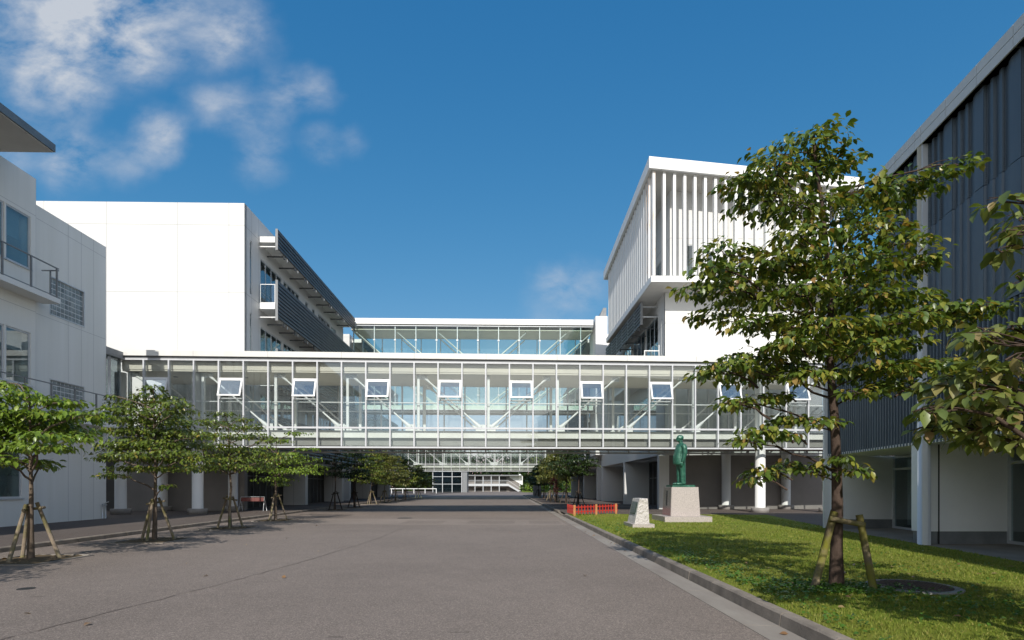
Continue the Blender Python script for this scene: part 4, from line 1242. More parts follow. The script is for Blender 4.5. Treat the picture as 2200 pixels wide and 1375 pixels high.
M['red'] = mat_noise('red_paint', (.50, .035, .02), (.42, .028, .016), 5, .45)
M['orange_wood'] = mat_noise('orange_post', (.62, .30, .12), (.52, .24, .09), 6, .6)
RF = thing('picket_fence', (2.93, 26.3, .122), 0, 'low red picket fence with orange posts at the corner of the lawn', 'fence')
def pickets(ax, ay, bx, by, n, posts, mat='red', h=.50):
    d = Vector((bx - ax, by - ay, 0)); L = d.length; d.normalize(); nn = Vector((-d.y, d.x, 0))
    def bar(u0, u1, z0, z1, o, t):
        return [tuple(Vector((ax, ay, z)) + d * u_ + nn * w_) for z in (z0, z1) for u_, w_ in ((u0, o), (u1, o), (u1, o + t), (u0, o + t))]
    mb = MB()
    for z in (.16, .38): mb.hexa(bar(0, L, z, z + .05, .012, .02))
    for k in range(n):
        u_ = L * (k + .5) / n
        mb.hexa(bar(u_ - .032, u_ + .032, .07, h - .03, -.01, .02)); mb.hexa([*bar(u_ - .032, u_ + .032, h - .03, h, -.01, .02)[:4], *bar(u_ - .008, u_ + .008, h - .03, h + .005, -.01, .02)[4:]])
    mb.build('picket_panel', M[mat], RF)
    for u_ in posts:
        mb = MB(); mb.hexa(bar(L * u_ - .035, L * u_ + .035, -.05, h + .02, -.085, .07)); mb.build('post', M['orange_wood'], RF)
pickets(0, 0, 2.55, 2.3, 15, (.0, .47, .93))
pickets(-.12, 2.0, -.02, -.02, 8, ())
BA = thing('barrier', (-15.07, 32.2, .1), 4, 'folding barrier with a faded red board standing under the bridge', 'barrier')
mb = MB(); mb.box(-.66, .66, -.03, .0, .56, .78); mb.build('board', mat_noise('faded_red_board', (.17, .03, .028), (.24, .10, .09), 3, .6), BA)
mb = MB()
for x in (-.68, .68):
    mb.tube([(x * .97, 0, .82), (x * 1.02, -.28, .0)], .017, 8); mb.tube([(x * .97, 0, .82), (x * 1.02, .28, .0)], .017, 8)
mb.tube([(-.66, 0, .82), (.66, 0, .82)], .017, 8)
mb.build('stand', M['alu'], BA)
MH = thing('manhole_cover', (5.52, 7.62, .123), 0, 'round iron manhole cover in a concrete ring on the lawn beside the big tree', 'manhole cover')
mb = MB(); mb.lathe([(.56, -.05), (.56, .012), (.54, .02), (.45, .02), (.45, -.02)], 40); mb.build('concrete_ring', M['concrete'], MH)
mb = MB(); mb.lathe([(.445, -.02), (.445, .026), (.43, .03)], 40)
for k in range(-9, 10):
    for j in range(-9, 10):
        if (k * .045) ** 2 + (j * .045) ** 2 < .16: mb.box(k * .045 - .014, k * .045 + .014, j * .045 - .014, j * .045 + .014, .0305, .036)
mb.build('iron_lid', mat_noise('rusty_iron', (.075, .058, .05), (.13, .09, .07), 9, .7, .4), MH)
DC = MB(); DC.lathe([(.36, -.02), (.36, .006), (.34, .009)], 28, c=(-5.15, 26.6)); tag(DC.build('drain_cover', M['black']), 'dark round drain cover set in the road near the bridge shadow', 'drain cover')
DC = MB(); DC.lathe([(.11, -.02), (.11, .006), (.10, .008)], 20, c=(-7.15, 8.15)); tag(DC.build('valve_cover', M['black']), 'small dark valve cover in the road near the closest left tree', 'valve cover')
# ================================================================== trees
def bark_mat(name, a, b, moss=None):
    m, t, o = new_mat(name)
    p = principled(t, o, a, .9, 0, .2)
    n = noise(t, 9, 6, .7, scaled(t, 1, 1, .35))
    col = ramp(t, n, [(.35, a), (.65, b)])
    if moss:
        f = noise(t, 3.2, 4, .6)
        col = mixcol(t, math_node(t, 'MULTIPLY', math_node(t, 'SUBTRACT', f, .42, clamp=True), 4.5, clamp=True), col, moss)
    t.links.new(col, p.inputs['Base Color'])
    bump(t, p, noise(t, 26, 5, .7, scaled(t, 1, 1, .5)), .6, .03)
    return m
M['bark'] = bark_mat('tree_bark', (.10, .075, .055), (.19, .15, .115))
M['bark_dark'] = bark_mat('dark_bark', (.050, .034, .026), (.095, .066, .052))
M['stake'] = bark_mat('grey_stake_wood', (.30, .245, .185), (.20, .155, .115), (.17, .16, .06))
M['stake_moss'] = bark_mat('mossy_stake_wood', (.20, .165, .10), (.13, .10, .06), (.16, .155, .022))
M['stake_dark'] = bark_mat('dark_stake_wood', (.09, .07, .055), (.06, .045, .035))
G0 = [(0, (0.060, 0.092, 0.013)), (.35, (0.099, 0.146, 0.020)), (.7, (0.150, 0.202, 0.026)), (.93, (0.222, 0.246, 0.038)), (1, (0.340, 0.254, 0.056))]
M['leaf_fresh'] = mat_leaf('fresh_green_leaf', [(0, (0.092, 0.151, 0.015)), (.4, (0.145, 0.229, 0.023)), (.8, (0.212, 0.303, 0.037)), (1, (0.304, 0.344, 0.059))], .2)
M['leaf'] = mat_leaf('green_leaf', G0, .16)
M['leaf_big'] = mat_leaf('autumn_green_leaf', [(0, (0.065, 0.109, 0.021)), (.35, (0.107, 0.167, 0.028)), (.62, (0.174, 0.219, 0.034)), (.85, (0.289, 0.293, 0.046)), (.95, (0.423, 0.333, 0.071)), (1, (0.385, 0.195, 0.071))], .27)
M['leaf_near'] = mat_leaf('turning_leaf', [(0, (0.103, 0.142, 0.035)), (.4, (0.170, 0.218, 0.054)), (.7, (0.273, 0.291, 0.087)), (.9, (0.340, 0.270, 0.112)), (1, (0.323, 0.198, 0.105))], .28)
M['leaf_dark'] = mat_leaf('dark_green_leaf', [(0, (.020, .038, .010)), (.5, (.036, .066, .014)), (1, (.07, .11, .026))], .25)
M['leaf_olive'] = mat_leaf('olive_leaf', [(0, (0.083, 0.105, 0.027)), (.5, (0.143, 0.168, 0.036)), (1, (0.255, 0.225, 0.068))], .3)
M['leaf_red'] = mat_leaf('maroon_leaf', [(0, (.07, .012, .016)), (.6, (.12, .02, .022)), (1, (.18, .05, .03))], .3)

def leaf_mesh(name, P, az, droop, size, mat, wide=.62):
    """one mesh of many small folded leaves: P (n,3) positions"""
    n = len(P)
    d = np.stack([np.cos(az) * np.cos(droop), np.sin(az) * np.cos(droop), -np.sin(droop)], 1)
    s = np.stack([-np.sin(az), np.cos(az), np.zeros(n)], 1)
    roll = rng.normal(0, .35, n)[:, None]
    up = np.cross(d, s)
    s2 = s * np.cos(roll) + up * np.sin(roll)
    up = np.cross(d, s2)
    L = size[:, None]; W = L * wide * .5
    c = P + d * L * .48
    fold = L * .10
    base = P
    l1 = P + d * L * .30 + s2 * W * .88 - up * -fold * .6; r1 = P + d * L * .30 - s2 * W * .88 + up * fold * .6
    l2 = P + d * L * .62 + s2 * W * .86 + up * fold * .5; r2 = P + d * L * .62 - s2 * W * .86 + up * fold * .5
    tip = P + d * L - up * L * .10
    tip[:, 2] -= size * .06
    verts = np.stack([base, l1, l2, tip, r2, r1, c], 1).reshape(-1, 3)
    b = (np.arange(n) * 7)[:, None]
    q = np.array([[0, 6, 1], [1, 6, 2], [2, 6, 3], [3, 6, 4], [4, 6, 5], [5, 6, 0]])
    faces = (b[:, None, :] + q[None]).reshape(-1, 3)
    me = bpy.data.meshes.new(name)
    me.vertices.add(len(verts)); me.vertices.foreach_set('co', verts.ravel())
    me.loops.add(faces.size); me.loops.foreach_set('vertex_index', faces.ravel())
    me.polygons.add(len(faces)); me.polygons.foreach_set('loop_start', np.arange(0, faces.size, 3))
    me.polygons.foreach_set('loop_total', np.full(len(faces), 3))
    me.update(calc_edges=True)
    me.materials.append(mat)
    return me

def pads_to_leaves(pads, lsize, dens):
    P, A, Dp, S = [], [], [], []
    for (c, rx, ry, rz) in pads:
        n = int(dens * math.pi * rx * ry) + 8
        r = np.sqrt(rng.uniform(0, 1, n)) * (1 + rng.normal(0, .10, n)); th = rng.uniform(0, 2 * np.pi, n)
        lob = 1 + .22 * np.sin(3 * th + rng.uniform(0, 6)) + .12 * np.sin(7 * th + rng.uniform(0, 6))
        x = r * np.cos(th) * rx * lob; y = r * np.sin(th) * ry * lob
        z = rz * (.75 * (1 - np.clip(r, 0, 1.2) ** 2) * rng.uniform(-.35, 1, n) + rng.normal(0, .30, n) - .30 * r)
        P.append(np.stack([c[0] + x, c[1] + y, c[2] + z], 1))
        A.append(th + rng.normal(0, .8, n)); Dp.append(np.clip(rng.normal(.55, .42, n), -.35, 1.35))
        S.append(lsize * rng.uniform(.62, 1.15, n))
    return np.concatenate(P), np.concatenate(A), np.concatenate(Dp), np.concatenate(S)

def curve(p0, p1, sag, n=6, wob=.03):
    p0, p1 = Vector(p0), Vector(p1); out_ = []
    L = (p1 - p0).length
    for i in range(n + 1):
        f = i / n
        q = p0.lerp(p1, f)
        q.z += sag * math.sin(math.pi * f)
        if 0 < i < n: q += Vector((random.uniform(-wob, wob), random.uniform(-wob, wob), random.uniform(-wob, wob))) * L
        out_.append(q)
    return out_

def tree(name, loc, label, pads, trunk, r0, r1, lsize, dens, leaf, bark='bark', group=None, cat='tree', twigs=5, limb=.028, wide=.62, flat=1.0):
    """trunk: list of local points; pads: (centre, rx, ry, rz) local"""
    T = thing(name, loc, 0, label, cat, group)
    mb = MB()
    tp = [Vector(p) for p in trunk]
    n = len(tp)
    fl = [r0 + (r1 - r0) * (i / (n - 1)) ** .8 for i in range(n)]
    mb.tube([tp[0] - Vector((0, 0, .1)), tp[0] + Vector((0, 0, .03))] + tp[1:], [r0 * 1.35, r0 * 1.12] + fl[1:], 12)
    def trunk_at(z):
        for a, b in zip(tp, tp[1:]):
            if a.z <= z <= b.z: return a.lerp(b, (z - a.z) / max(1e-4, b.z - a.z))
        return tp[-1] if z > tp[-1].z else tp[0]
    for pi_, (c, rx, ry, rz) in enumerate(pads):
        c = Vector(c)
        hd = math.hypot(c.x - trunk_at(c.z).x, c.y - trunk_at(c.z).y)
        s = trunk_at(max(tp[0].z + .9, c.z - .10 - .24 * hd))
        pts = curve(s, c - Vector((0, 0, rz * .25)), .06 * hd, 6, .025)
        if pi_ % 3 and len(pads) > 40: s = s.lerp(c, .6)
        pts = curve(s, c - Vector((0, 0, rz * .25)), .06 * hd, 6, .025)
        k = max(.010, limb * min(1, .5 + hd * .35))
        mb.tube(pts, [k * (1 - .75 * i / 6) + .003 for i in range(7)], 6)
        for q in range(twigs):
            a = random.uniform(0, 6.283); f = random.uniform(.6, 1.0)
            e = c + Vector((math.cos(a) * rx * f, math.sin(a) * ry * f, random.uniform(-.2, .4) * rz))
            mb.tube(curve(pts[3 + q % 4], e, .03, 3, .04), [.007, .006, .004, .0025], 4)
    mb.build('trunk', M[bark], T)
    P, A, Dp, S = pads_to_leaves(pads, lsize, dens)
    me = leaf_mesh('crown', P, A, Dp, S, M[leaf], wide)
    o = bpy.data.objects.new('crown', me); C.objects.link(o); o.parent = T
    return T

def auto_pads(zlo, zhi, r, seed, tiers=5, per=5, flat=.15):
    """loose layered crown: widest a little below the middle, ragged outline"""
    rs = random.Random(seed); pads = []
    n = tiers * per
    for i in range(n):
        f = (i + rs.uniform(0, 1)) / n
        f = f ** 1.15
        z = zlo + (zhi - zlo) * f
        prof = (.72 + .9 * f) if f < .3 else max(.10, 1.0 - ((f - .3) / .7) ** 1.35 * .86)
        prof = min(1.0, prof) * rs.uniform(.72, 1.12)
        a = i * 2.39996 + rs.uniform(-.5, .5)
        d = r * prof * rs.choice((.35, .55, .68, .78, .85))
        s = r * rs.uniform(.24, .40) * (.6 + .45 * min(1, prof))
        pads.append(((math.cos(a) * d, math.sin(a) * d, z - .10 * d), s * rs.uniform(.95, 1.35), s * rs.uniform(.95, 1.25), flat * rs.uniform(.7, 1.5)))
    return pads

def stakes(loc, label, feet, top, rad=.042, mat='stake', bar=None, group='timber props tied to the young trees'):
    """prop frame: each foot -> top pair is a post; local coords"""
    T = thing('tree_prop', loc, 0, label, 'tree prop', group)
    for (f, t_) in zip(feet, top):
        mb = MB(); a, b = Vector(f), Vector(t_)
        mb.tube([a - (b - a) * .05, a.lerp(b, .5), b], [rad * 1.05, rad, rad * .95], 10)
        mb.build('post', M[mat], T)
    if bar:
        for (a, b) in bar:
            mb = MB(); mb.tube([a, b], rad * .8, 10); mb.build('cross_bar', M[mat], T)
    return T

# ---- the big tree on the lawn: foliage tiers where the photo shows them (px, py, half width, half height, depth offset)
TY = 7.6
base = V(1797, 1266, TY)
base.z = .12
ppm = FPX / TY
def padpx(px, py, hw, hh, dy, Y=TY, b=None):
    b = b or base
    w = V(px, py, Y + dy)
    k = (Y + dy) / FPX
    rx = hw * k
    return ((w.x - b.x, w.y - b.y, w.z - b.z), rx, min(rx * .95, .62), hh * k * .62)
BIG = [(1722, 322, 92, 34, .1), (1655, 372, 80, 30, -.3), (1790, 345, 52, 34, .2), (1760, 285, 34, 28, 0), (1700, 378, 90, 36, .5),
       (1600, 395, 52, 24, .0), (1640, 428, 70, 34, .3), (1730, 440, 70, 30, -.3), (1690, 460, 50, 22, .6),
       (1850, 405, 66, 34, -.2), (1930, 398, 66, 28, .1), (2000, 385, 52, 22, 0), (2062, 352, 36, 18, .1), (1880, 440, 80, 26, .6),
       (1790, 480, 80, 28, .4), (1720, 505, 70, 26, -.5), (1870, 500, 84, 28, .0), (1950, 520, 60, 24, -.4),
       (1555, 540, 62, 34, .0), (1610, 575, 84, 40, .4), (1530, 580, 46, 26, -.4), (1680, 560, 80, 32, -.4), (1740, 560, 90, 32, .5), (1830, 565, 90, 30, -.6), (1920, 575, 84, 28, .3), (1980, 560, 40, 20, 0),
       (1560, 622, 76, 28, -.1), (1490, 622, 40, 16, .1), (1640, 635, 80, 28, .5), (1720, 630, 84, 28, -.6), (1800, 630, 90, 28, .5), (1880, 640, 84, 28, -.3), (1960, 640, 60, 24, .4),
       (1540, 676, 56, 20, .2), (1620, 690, 66, 22, -.3), (1700, 690, 90, 26, .5), (1780, 700, 90, 24, -.6), (1860, 700, 86, 24, .3), (1940, 690, 76, 22, -.4), (2020, 664, 66, 22, .1), (2090, 660, 60, 18, .1), (2140, 662, 30, 13, .2), (2050, 690, 46, 14, .4),
       (1700, 738, 70, 20, -.5), (1780, 742, 80, 20, .5), (1860, 745, 70, 20, -.4), (1930, 735, 60, 18, .4),
       (1640, 768, 76, 24, .2), (1570, 785, 60, 26, -.1), (1520, 802, 40, 22, 0), (1700, 790, 66, 22, .6), (1620, 806, 60, 20, .5), (1740, 805, 50, 18, -.5),
       (1840, 800, 56, 24, .4), (1890, 790, 66, 24, -.3), (1960, 785, 66, 22, .0), (2030, 782, 60, 20, .3), (1900, 830, 54, 20, .3), (2010, 825, 50, 20, -.2), (1850, 842, 40, 16, -.5),
       (1600, 862, 50, 16, 0), (1660, 850, 40, 14, .4), (1560, 870, 26, 10, -.1),
       (1700, 900, 50, 16, .2), (1770, 905, 36, 14, -.4), (1640, 925, 44, 18, -.3), (1600, 945, 30, 14, -.3), (1690, 935, 30, 10, -.2),
       (1640, 1012, 42, 26, .2), (1690, 1000, 40, 18, .4), (1740, 1005, 34, 16, .1), (1835, 1010, 34, 22, -.2), (1800, 985, 30, 12, -.3), (1620, 1030, 22, 14, .1)]
pads = [padpx(a_, b_, c_ * (1.10 if b_ > 740 else 1.02), d_ * (1.3 if b_ > 740 else 1.0), e_) for a_, b_, c_, d_, e_ in BIG]
trk = []
for (px, py) in ((1797, 1266), (1797, 1180), (1799, 1080), (1797, 990), (1793, 900), (1786, 820), (1782, 740), (1786, 640), (1776, 540), (1766, 440), (1752, 350), (1748, 285)):
    w = V(px, py, TY); trk.append((w.x - base.x, 0, max(0.0, w.z - base.z)))
BT = tree('dogwood_tree', base, 'tall dogwood with yellowing layered leaves on the lawn, in front of the dark screened block', pads, trk, .088, .014, .115, 330, 'leaf_big', 'bark_dark', twigs=4, limb=.0145)
# bare upright twigs with single leaves at the very top
def gp(px, py, Y): 
    w = V(px, py, Y); return Vector((w.x - base.x, w.y - base.y, w.z - base.z))
stakes(base, 'mossy timber prop leaning on the tall dogwood trunk',
       [gp(1748, 1268, 7.45), gp(1880, 1284, 7.30), (0.02, .55, 0)], [gp(1793, 1100, 7.55), gp(1846, 1106, 7.45), (.05, .14, 1.05)], .047, 'stake_moss',
       bar=[(gp(1782, 1114, 7.50), gp(1858, 1128, 7.40))], group=None)

# ---- the close tree at the right edge; its trunk stands outside the picture
b2 = Vector((4.75, 3.9, .12))
NEAR = [(2162, 430, 40, 24, .2), (2185, 500, 40, 30, .1), (2190, 470, 46, 24, .5), (2195, 600, 30, 40, .1), (2150, 540, 20, 10, .2),
        (2120, 712, 60, 20, .2), (2080, 722, 36, 16, .0), (2180, 735, 70, 24, .3), (2160, 770, 60, 22, -.1), (2210, 700, 60, 24, .2),
        (2120, 800, 70, 24, .1), (2180, 820, 70, 30, .4), (2060, 815, 50, 20, .2), (2010, 830, 44, 20, .3), (2100, 850, 70, 28, .0), (2170, 880, 70, 30, .2), (2040, 870, 54, 24, .4), (1990, 885, 34, 18, .1),
        (2060, 905, 70, 20, .5), (2140, 920, 76, 22, .3), (2000, 925, 40, 14, .5), (2090, 945, 50, 14, .6), (2190, 950, 50, 24, .2)]
pads = [padpx(*p, Y=3.95, b=b2) for p in NEAR]
rs = random.Random(5)
for k in range(34):
    a = rs.uniform(-1.9, 1.9); d = rs.uniform(.5, 1.7); z = rs.uniform(1.6, 4.3)
    x, y = math.cos(a) * d, math.sin(a) * d
    if (x + b2.x) / (y + b2.y) < 1.02: continue
    pads.append(((x, y, z), .48, .48, .13))
tree('dogwood_tree', b2, 'close dogwood with big reddish turning leaves reaching in from the right edge', pads,
     [(0, 0, 0), (.02, 0, 1.0), (-.02, .02, 2.0), (.0, 0, 3.2), (-.05, .0, 4.4)], .085, .02, .125, 290, 'leaf_near', 'bark_dark', twigs=4, limb=.014)

# ---- the row on the left
def pit(x, y, label):
    T = thing('tree_pit', (x, y, .0), 1.5, label, 'tree pit', None)
    mb = MB(); n = 12
    g = [[(-.62 + 1.24 * i / n, -.72 + 1.44 * j / n, .006 + random.uniform(0, .035) + .02 * math.exp(-((i - 6) ** 2 + (j - 6) ** 2) / 8)) for j in range(n + 1)] for i in range(n + 1)]
    for i in range(n):
        for j in range(n): mb.face([g[i][j], g[i + 1][j], g[i + 1][j + 1], g[i][j + 1]], 0, True)
    mb.build('soil', M['soil'], T)
    mb = MB(); mb.box(-.72, -.63, -.8, .8, -.05, .035); mb.box(.63, .70, -.8, .8, -.05, .02); mb.box(-.63, .63, -.8, -.73, -.05, .022); mb.box(-.63, .63, .73, .8, -.05, .03)
    mb.build('stone_edging', M['gutter'], T)
def three_props(x, y, label, mat, h=1.12, a0=.5, sc=1.0):
    feet = [(math.cos(a0 + k * 2.094) * .48 * sc, math.sin(a0 + k * 2.094) * .46 * sc, 0) for k in range(3)]
    top = [(math.cos(a0 + k * 2.094) * .10, math.sin(a0 + k * 2.094) * .10, h + random.uniform(0, .08)) for k in range(3)]
    b = Vector(feet[0]).lerp(Vector(top[0]), .9); c = Vector(feet[1]).lerp(Vector(top[1]), .9); d = Vector(feet[2]).lerp(Vector(top[2]), .9)
    stakes((x, y, 0.02), label, feet, top, .036, mat, bar=[(b + (b - c) * .5, c + (c - b) * .5), (c + (c - d) * .3, d + (d - c) * .3)])
LEFT = [  # x, y, zlo, zhi, r, seed, leaf, dens, lsize, tiers, per, label of tree
    (-9.82, 11.3, 1.75, 3.75, 1.55, 11, 'leaf_fresh', 235, .130, 5, 5, 'leafy bright green young tree nearest on the left, before the balconied block'),
    (-9.94, 15.4, 1.65, 4.35, 1.40, 12, 'leaf', 235, .115, 6, 6, 'tall bushy young tree with pale flecked leaves at the left end of the glass bridge'),
    (-10.13, 19.9, 1.8, 4.1, 1.35, 13, 'leaf', 165, .115, 5, 5, 'open crowned young tree before the round white column of the bridge'),
    (-10.5, 24.6, 1.9, 4.0, 1.45, 14, 'leaf_fresh', 130, .12, 4, 5, 'small sparse young tree just in front of the glass bridge, beside the barrier'),
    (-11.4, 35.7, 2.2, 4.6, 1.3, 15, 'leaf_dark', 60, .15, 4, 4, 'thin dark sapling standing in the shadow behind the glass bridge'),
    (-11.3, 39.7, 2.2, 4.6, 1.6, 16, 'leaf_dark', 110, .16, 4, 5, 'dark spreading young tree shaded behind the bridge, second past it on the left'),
    (-12.1, 47.6, 1.9, 4.9, 1.7, 17, 'leaf', 110, .18, 5, 5, 'sunlit green young tree beyond the bridge shadow on the left'),
    (-12.1, 52.5, 1.9, 5.0, 1.7, 18, 'leaf_olive', 100, .20, 5, 5, 'olive brown young tree in the middle of the far left row'),
    (-12.15, 57.6, 1.9, 4.8, 1.7, 19, 'leaf_olive', 100, .20, 5, 5, 'dull green rounded tree fourth from the end of the left row'),
    (-11.9, 62.0, 1.9, 4.6, 1.7, 20, 'leaf', 90, .21, 5, 5, 'round green tree near the far end of the left row'),
    (-12.0, 71.0, 1.9, 4.4, 1.9, 21, 'leaf_olive', 80, .22, 5, 5, 'farthest tree of the left row, by the white guard railing'),
]
CROWN = {
 11: [(20, 845, 66, 24), (-40, 868, 70, 28), (80, 858, 50, 18), (130, 862, 45, 11), (60, 890, 84, 20), (150, 893, 66, 15), (203, 890, 38, 11), (-30, 915, 80, 22), (60, 922, 84, 22), (140, 922, 60, 20), (170, 938, 40, 16),
      (20, 955, 70, 20), (92, 958, 60, 17), (-50, 960, 60, 22), (40, 988, 60, 15), (-20, 985, 50, 17), (92, 1000, 34, 9), (20, 826, 30, 13), (60, 905, 60, 18), (0, 930, 60, 18), (-80, 935, 60, 20), (100, 935, 50, 16)],
 12: [(330, 832, 22, 12), (330, 852, 48, 16), (290, 866, 42, 15), (370, 866, 40, 14), (255, 876, 30, 11), (320, 885, 66, 16), (392, 880, 30, 13), (270, 900, 50, 14), (350, 905, 66, 17), (300, 926, 66, 15), (245, 922, 30, 11),
      (380, 930, 56, 17), (430, 935, 35, 15), (320, 950, 70, 16), (240, 958, 35, 15), (400, 955, 56, 18), (280, 976, 60, 14), (350, 986, 60, 14), (226, 985, 26, 9), (420, 985, 35, 15), (300, 1005, 50, 12), (380, 1005, 48, 11), (242, 1020, 30, 8), (355, 1043, 18, 6), (240, 850, 14, 7), (340, 920, 50, 15), (310, 960, 50, 14), (370, 970, 44, 14)],
 13: [(480, 888, 28, 9), (522, 900, 25, 8), (450, 905, 42, 9), (490, 916, 44, 11), (540, 915, 30, 8), (440, 930, 40, 11), (500, 936, 36, 10), (470, 956, 40, 12), (550, 936, 40, 11), (582, 946, 24, 8), (520, 966, 56, 13), (440, 976, 45, 13),
      (490, 986, 58, 14), (560, 976, 45, 15), (540, 1000, 50, 13), (460, 1005, 50, 12), (430, 1000, 30, 12), (600, 985, 28, 11), (500, 1000, 40, 11), (520, 985, 40, 12)],
 14: [(640, 930, 25, 5), (600, 945, 25, 7), (660, 963, 25, 5), (570, 960, 25, 8), (620, 975, 35, 9), (590, 990, 48, 13), (640, 986, 40, 12), (560, 1005, 35, 12), (620, 1010, 56, 13), (670, 1000, 25, 11), (590, 1028, 35, 9), (602, 1040, 20, 7), (540, 985, 25, 11), (640, 1010, 40, 12)],
}
def seen_crown(key, x, y):
    rs = random.Random(key); b = Vector((x, y, .01)); o_ = []
    for (px, py, hw, hh) in CROWN[key]:
        reach = 1.25 if abs((px - 1100) / FPX * y - x) < .9 else .5
        c, rx, ry, rz = padpx(px, py, hw * 1.04, hh * 1.2, rs.uniform(-reach, reach), Y=y, b=b)
        o_.append((c, rx, min(.75, rx * .9), rz))
    return o_
WORDS = ['nearest on the left, two pale posts cut by the picture edge', 'of lichen spotted posts under the tall bushy young tree', 'under the open crowned tree before the white column', 'beside the barrier at the bridge edge',
         'dark under the thin shaded sapling', 'dark under the spreading tree behind the bridge', 'pale in the sun just past the bridge shadow', 'pale under the olive brown tree of the left row', 'pale fourth from the far end of the left row', 'pale near the far end of the left row', 'at the very end of the left row by the guard railing']
PW = ['with stone edging round the nearest left tree', 'round the bushy tree with pale flecked leaves', 'round the open crowned tree before the white column', 'round the small sparse tree beside the barrier', 'round the thin dark sapling behind the bridge', 'round the dark spreading tree behind the bridge',
      'round the sunlit tree just past the bridge shadow', 'round the olive brown tree of the left row', 'round the dull green rounded tree of the left row', 'round the round green tree near the row end', 'round the farthest tree of the left row']
for i, (x, y, zl, zh, r, sd_, lf, dn, ls, ti, pe, lab) in enumerate(LEFT):
    rs = random.Random(sd_ + 50)
    tr = [(0, 0, 0)] + [(rs.uniform(-.05, .05), rs.uniform(-.05, .05), zh * f) for f in (.18, .36, .54, .72, .9)] 
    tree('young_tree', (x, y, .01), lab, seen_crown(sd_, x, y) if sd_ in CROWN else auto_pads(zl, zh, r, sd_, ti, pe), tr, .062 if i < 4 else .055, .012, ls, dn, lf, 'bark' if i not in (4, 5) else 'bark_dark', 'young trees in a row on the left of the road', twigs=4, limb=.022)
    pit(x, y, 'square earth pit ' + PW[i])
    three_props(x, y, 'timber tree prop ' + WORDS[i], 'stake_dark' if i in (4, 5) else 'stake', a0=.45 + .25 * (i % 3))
# one more of the row, left of the frame: it throws the shadow in the lower left corner
tree('young_tree', (-9.75, 5.6, .01), 'young tree left of the picture whose shadow falls on the road', auto_pads(1.75, 4.1, 1.5, 33, 5, 6), [(0, 0, 0), (0, .02, 1.5), (.03, 0, 3.9)], .062, .012, .14, 120, 'leaf_fresh', group='young trees in a row on the left of the road', twigs=3)

RIGHT = [
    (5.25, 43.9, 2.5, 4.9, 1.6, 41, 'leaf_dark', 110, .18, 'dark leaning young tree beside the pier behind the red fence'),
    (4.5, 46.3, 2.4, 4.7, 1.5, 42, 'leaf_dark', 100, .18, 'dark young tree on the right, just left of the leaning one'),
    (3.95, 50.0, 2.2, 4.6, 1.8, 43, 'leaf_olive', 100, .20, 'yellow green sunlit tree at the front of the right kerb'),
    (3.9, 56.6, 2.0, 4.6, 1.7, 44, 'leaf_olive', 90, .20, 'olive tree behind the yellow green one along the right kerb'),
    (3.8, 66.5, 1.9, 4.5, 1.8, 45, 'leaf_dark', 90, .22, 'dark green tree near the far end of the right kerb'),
    (3.7, 78.0, 1.8, 4.4, 1.8, 46, 'leaf_dark', 80, .24, 'farthest dark tree on the right kerb, by the concrete pillar'),
]
RW = ['dark, rightmost of the pair behind the red fence', 'dark, left one of the pair behind the red fence', 'pale yellow in the sun beside the right kerb', 'under the olive tree on the right kerb', 'under the dark tree near the right kerb end', 'by the concrete pillar at the right kerb end']
for i, (x, y, zl, zh, r, sd_, lf, dn, ls, lab) in enumerate(RIGHT):
    tree('kerb_tree', (x, y, .112), lab, auto_pads(zl, zh, r, sd_, 5, 5), [(0, 0, 0), (.05, .02, zh * .4), (-.03, .03, zh * .7), (.02, 0, zh * .9)], .06, .014, ls, dn, lf, 'bark_dark', 'trees along the right kerb beyond the bridge', twigs=3, limb=.022)
    three_props(x, y, 'timber tree prop ' + RW[i], 'stake_dark' if i < 2 or i > 3 else 'stake', a0=.2 + .5 * (i % 3), sc=1.15)
tree('red_leaf_sapling', (3.75, 48.0, .112), 'small maroon leaved sapling among the props on the right kerb', [((0, 0, 1.75), .32, .3, .3), ((.1, 0, 1.35), .3, .3, .3), ((-.1, 0, 2.05), .3, .3, .22), ((.08, .05, 1.0), .2, .2, .2)],
     [(0, 0, 0), (.02, 0, 1.0), (0, 0, 2.1)], .025, .008, .14, 420, 'leaf_red', 'bark_dark', None, 'sapling', 3, .012)

# ---- wood closing the view, hedge and bushes in front of it
def mass(name, label, clumps, leaf, lsize, dens, kind='stuff', cat='wood'):
    P, A, Dp, S = [], [], [], []
    for (cx, cy, cz, rx, ry, rz) in clumps:
        n = int(dens * (rx * rz + rx * ry))
        v_ = rng.normal(0, 1, (n, 3)); v_ /= np.linalg.norm(v_, axis=1)[:, None]
        rr = rng.uniform(.72, 1.06, n)[:, None]
        v_ = v_ * rr * np.array([rx, ry, rz]); keep = v_[:, 1] < ry * .45
        v_ = v_[keep]
        P.append(v_ + np.array([cx, cy, cz])); m_ = len(v_)
        A.append(rng.uniform(0, 6.283, m_)); Dp.append(rng.uniform(-.2, 1.2, m_)); S.append(lsize * rng.uniform(.6, 1.3, m_))
    me = leaf_mesh(name, np.concatenate(P), np.concatenate(A), np.concatenate(Dp), np.concatenate(S), M[leaf], .8)
    o = bpy.data.objects.new(name, me); C.objects.link(o)
    return tag(o, label, cat, kind=kind)
cl = []
rs = random.Random(9)
for k in range(150):
    x = -150 + 300 * k / 149 + rs.uniform(-3, 3); y = rs.uniform(205, 235)
    h = rs.uniform(11, 17) + (4.5 if abs(x + 8) > 28 else 0) + 2.0 * math.sin(x * .13)
    r = rs.uniform(3.5, 6.5)
    cl.append((x, y, h - r * .8, r, r, r * .95)); cl.append((x + rs.uniform(-3, 3), y - 2, h * .5, r * 1.2, r, h * .45)); cl.append((x + rs.uniform(-3, 3), y - 4, 2.5, r * 1.2, r * .8, 3.2))
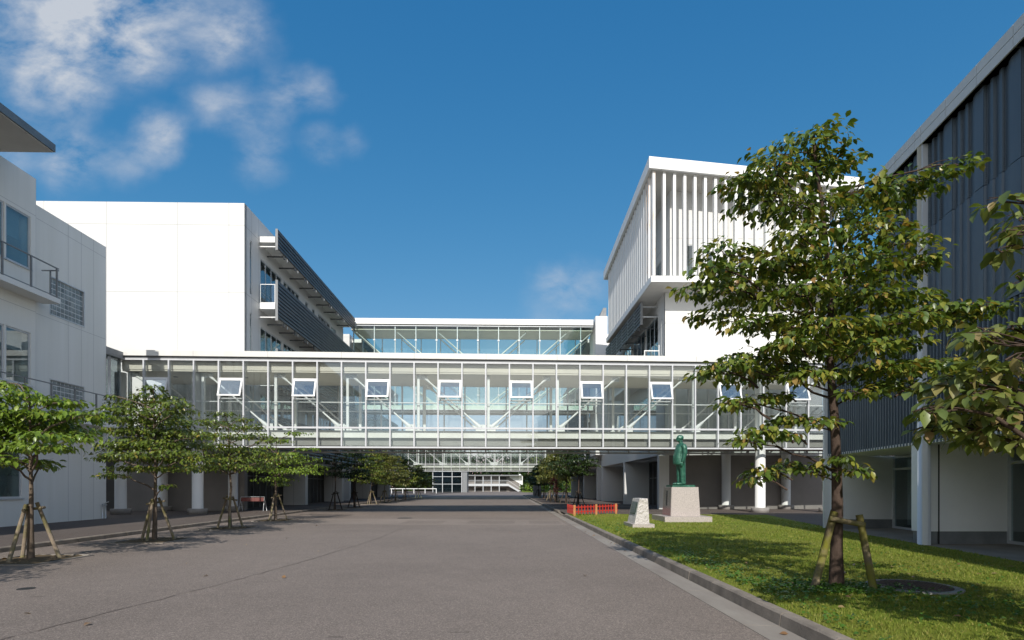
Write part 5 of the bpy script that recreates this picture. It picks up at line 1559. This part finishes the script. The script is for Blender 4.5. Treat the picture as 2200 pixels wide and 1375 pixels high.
mass('forest', 'dark green wood closing the view behind the far buildings', cl, 'leaf_dark', 1.15, 5.0)
cl = []
for k in range(26):
    x = 3.5 + k * 1.15; cl.append((x, 160 + rs.uniform(-3, 3), rs.uniform(.8, 1.6), 1.6, 1.4, rs.uniform(1.2, 2.2)))
mass('hedge', 'sunlit hedge along the far verge right of the street lamp', cl, 'leaf_fresh', .45, 22, cat='hedge')
sheet('verge', [(2.9, 150), (60, 150), (60, 198), (2.9, 198)], .02, M['turf'])
for i, (x, y, h, lab) in enumerate(((6.5, 128, 9, 'large round tree beyond the right kerb trees'), (13.5, 118, 8.5, 'broad green tree standing right behind the far right row'), (-31, 140, 12, 'tall dark tree left of the distant glazed hall'), (-22.5, 165, 15.5, 'high dark tree rising behind the distant glazed hall'), (11.5, 150, 12, 'high dark tree behind the far hedge on the right'))):
    rs2 = random.Random(70 + i); pd = []
    for k in range(26):
        f = rs2.uniform(.25, 1); a = rs2.uniform(0, 6.28); d = h * .34 * math.sqrt(max(0, 1 - ((f - .6) / .45) ** 2)) * rs2.uniform(.4, 1)
        pd.append(((math.cos(a) * d, math.sin(a) * d, h * f), h * .15, h * .15, h * .08))
    tree('broad_tree', (x, y, 0), lab, pd, [(0, 0, 0), (.1, 0, h * .3), (0, .1, h * .6), (.1, 0, h * .85)], h * .025, h * .006, .55, 14, 'leaf_dark' if i > 1 else 'leaf', 'bark_dark', 'large trees far behind the school', twigs=2, limb=h * .009, wide=.8)

# ---- weeds and clover at the foot of the big tree, fallen leaves
P, A, Dp, S = [], [], [], []
def weeds(cx, cy, rx, ry, n):
    x = rng.normal(cx, rx, n); y = rng.normal(cy, ry, n)
    for a, b in zip(x, y):
        if in_lawn(a, b):
            for q in range(3):
                P.append((a + random.uniform(-.02, .02), b + random.uniform(-.02, .02), .13 + random.uniform(.015, .06))); A.append(random.uniform(0, 6.28)); Dp.append(random.uniform(-.5, .5)); S.append(random.uniform(.028, .06))
weeds(4.35, 7.35, .42, .22, 520); weeds(4.0, 7.8, .3, .3, 160); weeds(3.6, 10.5, .25, 1.2, 160); weeds(5.2, 6.4, .6, .5, 160); weeds(3.35, 7.5, .12, 2.2, 220); weeds(6.5, 9.5, 1.5, 1.5, 140); weeds(3.2, 20, .25, 4, 200); weeds(4.3, 19.8, .5, .3, 60)
me = leaf_mesh('weeds', np.array(P), np.array(A), np.array(Dp), np.array(S), mat_leaf('clover_leaf', [(0, (.06, .14, .02)), (.6, (.10, .21, .03)), (1, (.15, .24, .05))], .3), .75)
o = bpy.data.objects.new('weeds', me); C.objects.link(o); tag(o, 'bright clover and weeds at the foot of the tall dogwood and kerb', 'weeds', kind='stuff')
P, A, Dp, S = [], [], [], []
for k in range(150):
    if k < 60: x, y = random.uniform(3.6, 8.5), random.uniform(4.8, 10)
    elif k < 90: y = random.uniform(5, 30); x = kx(y) - random.uniform(.02, .4)
    elif k < 125:
        t_ = random.choice(LEFT[:4]); x, y = t_[0] + random.uniform(-.6, .6), t_[1] + random.uniform(-.7, .7)
    else: x, y = random.uniform(-8, 3), random.uniform(5, 22)
    z = .15 if x > kx(y) else (.035 if x < -9 else .014)
    P.append((x, y, z)); A.append(random.uniform(0, 6.28)); Dp.append(random.uniform(-.25, .15)); S.append(random.uniform(.05, .11))
me = leaf_mesh('fallen_leaves', np.array(P), np.array(A), np.array(Dp), np.array(S), mat_leaf('dry_leaf', [(0, (.20, .11, .05)), (.5, (.30, .19, .09)), (1, (.38, .30, .14))], .1), .6)
o = bpy.data.objects.new('fallen_leaves', me); C.objects.link(o); tag(o, 'dry fallen leaves scattered over lawn, gutter and road', 'fallen leaves', kind='stuff')
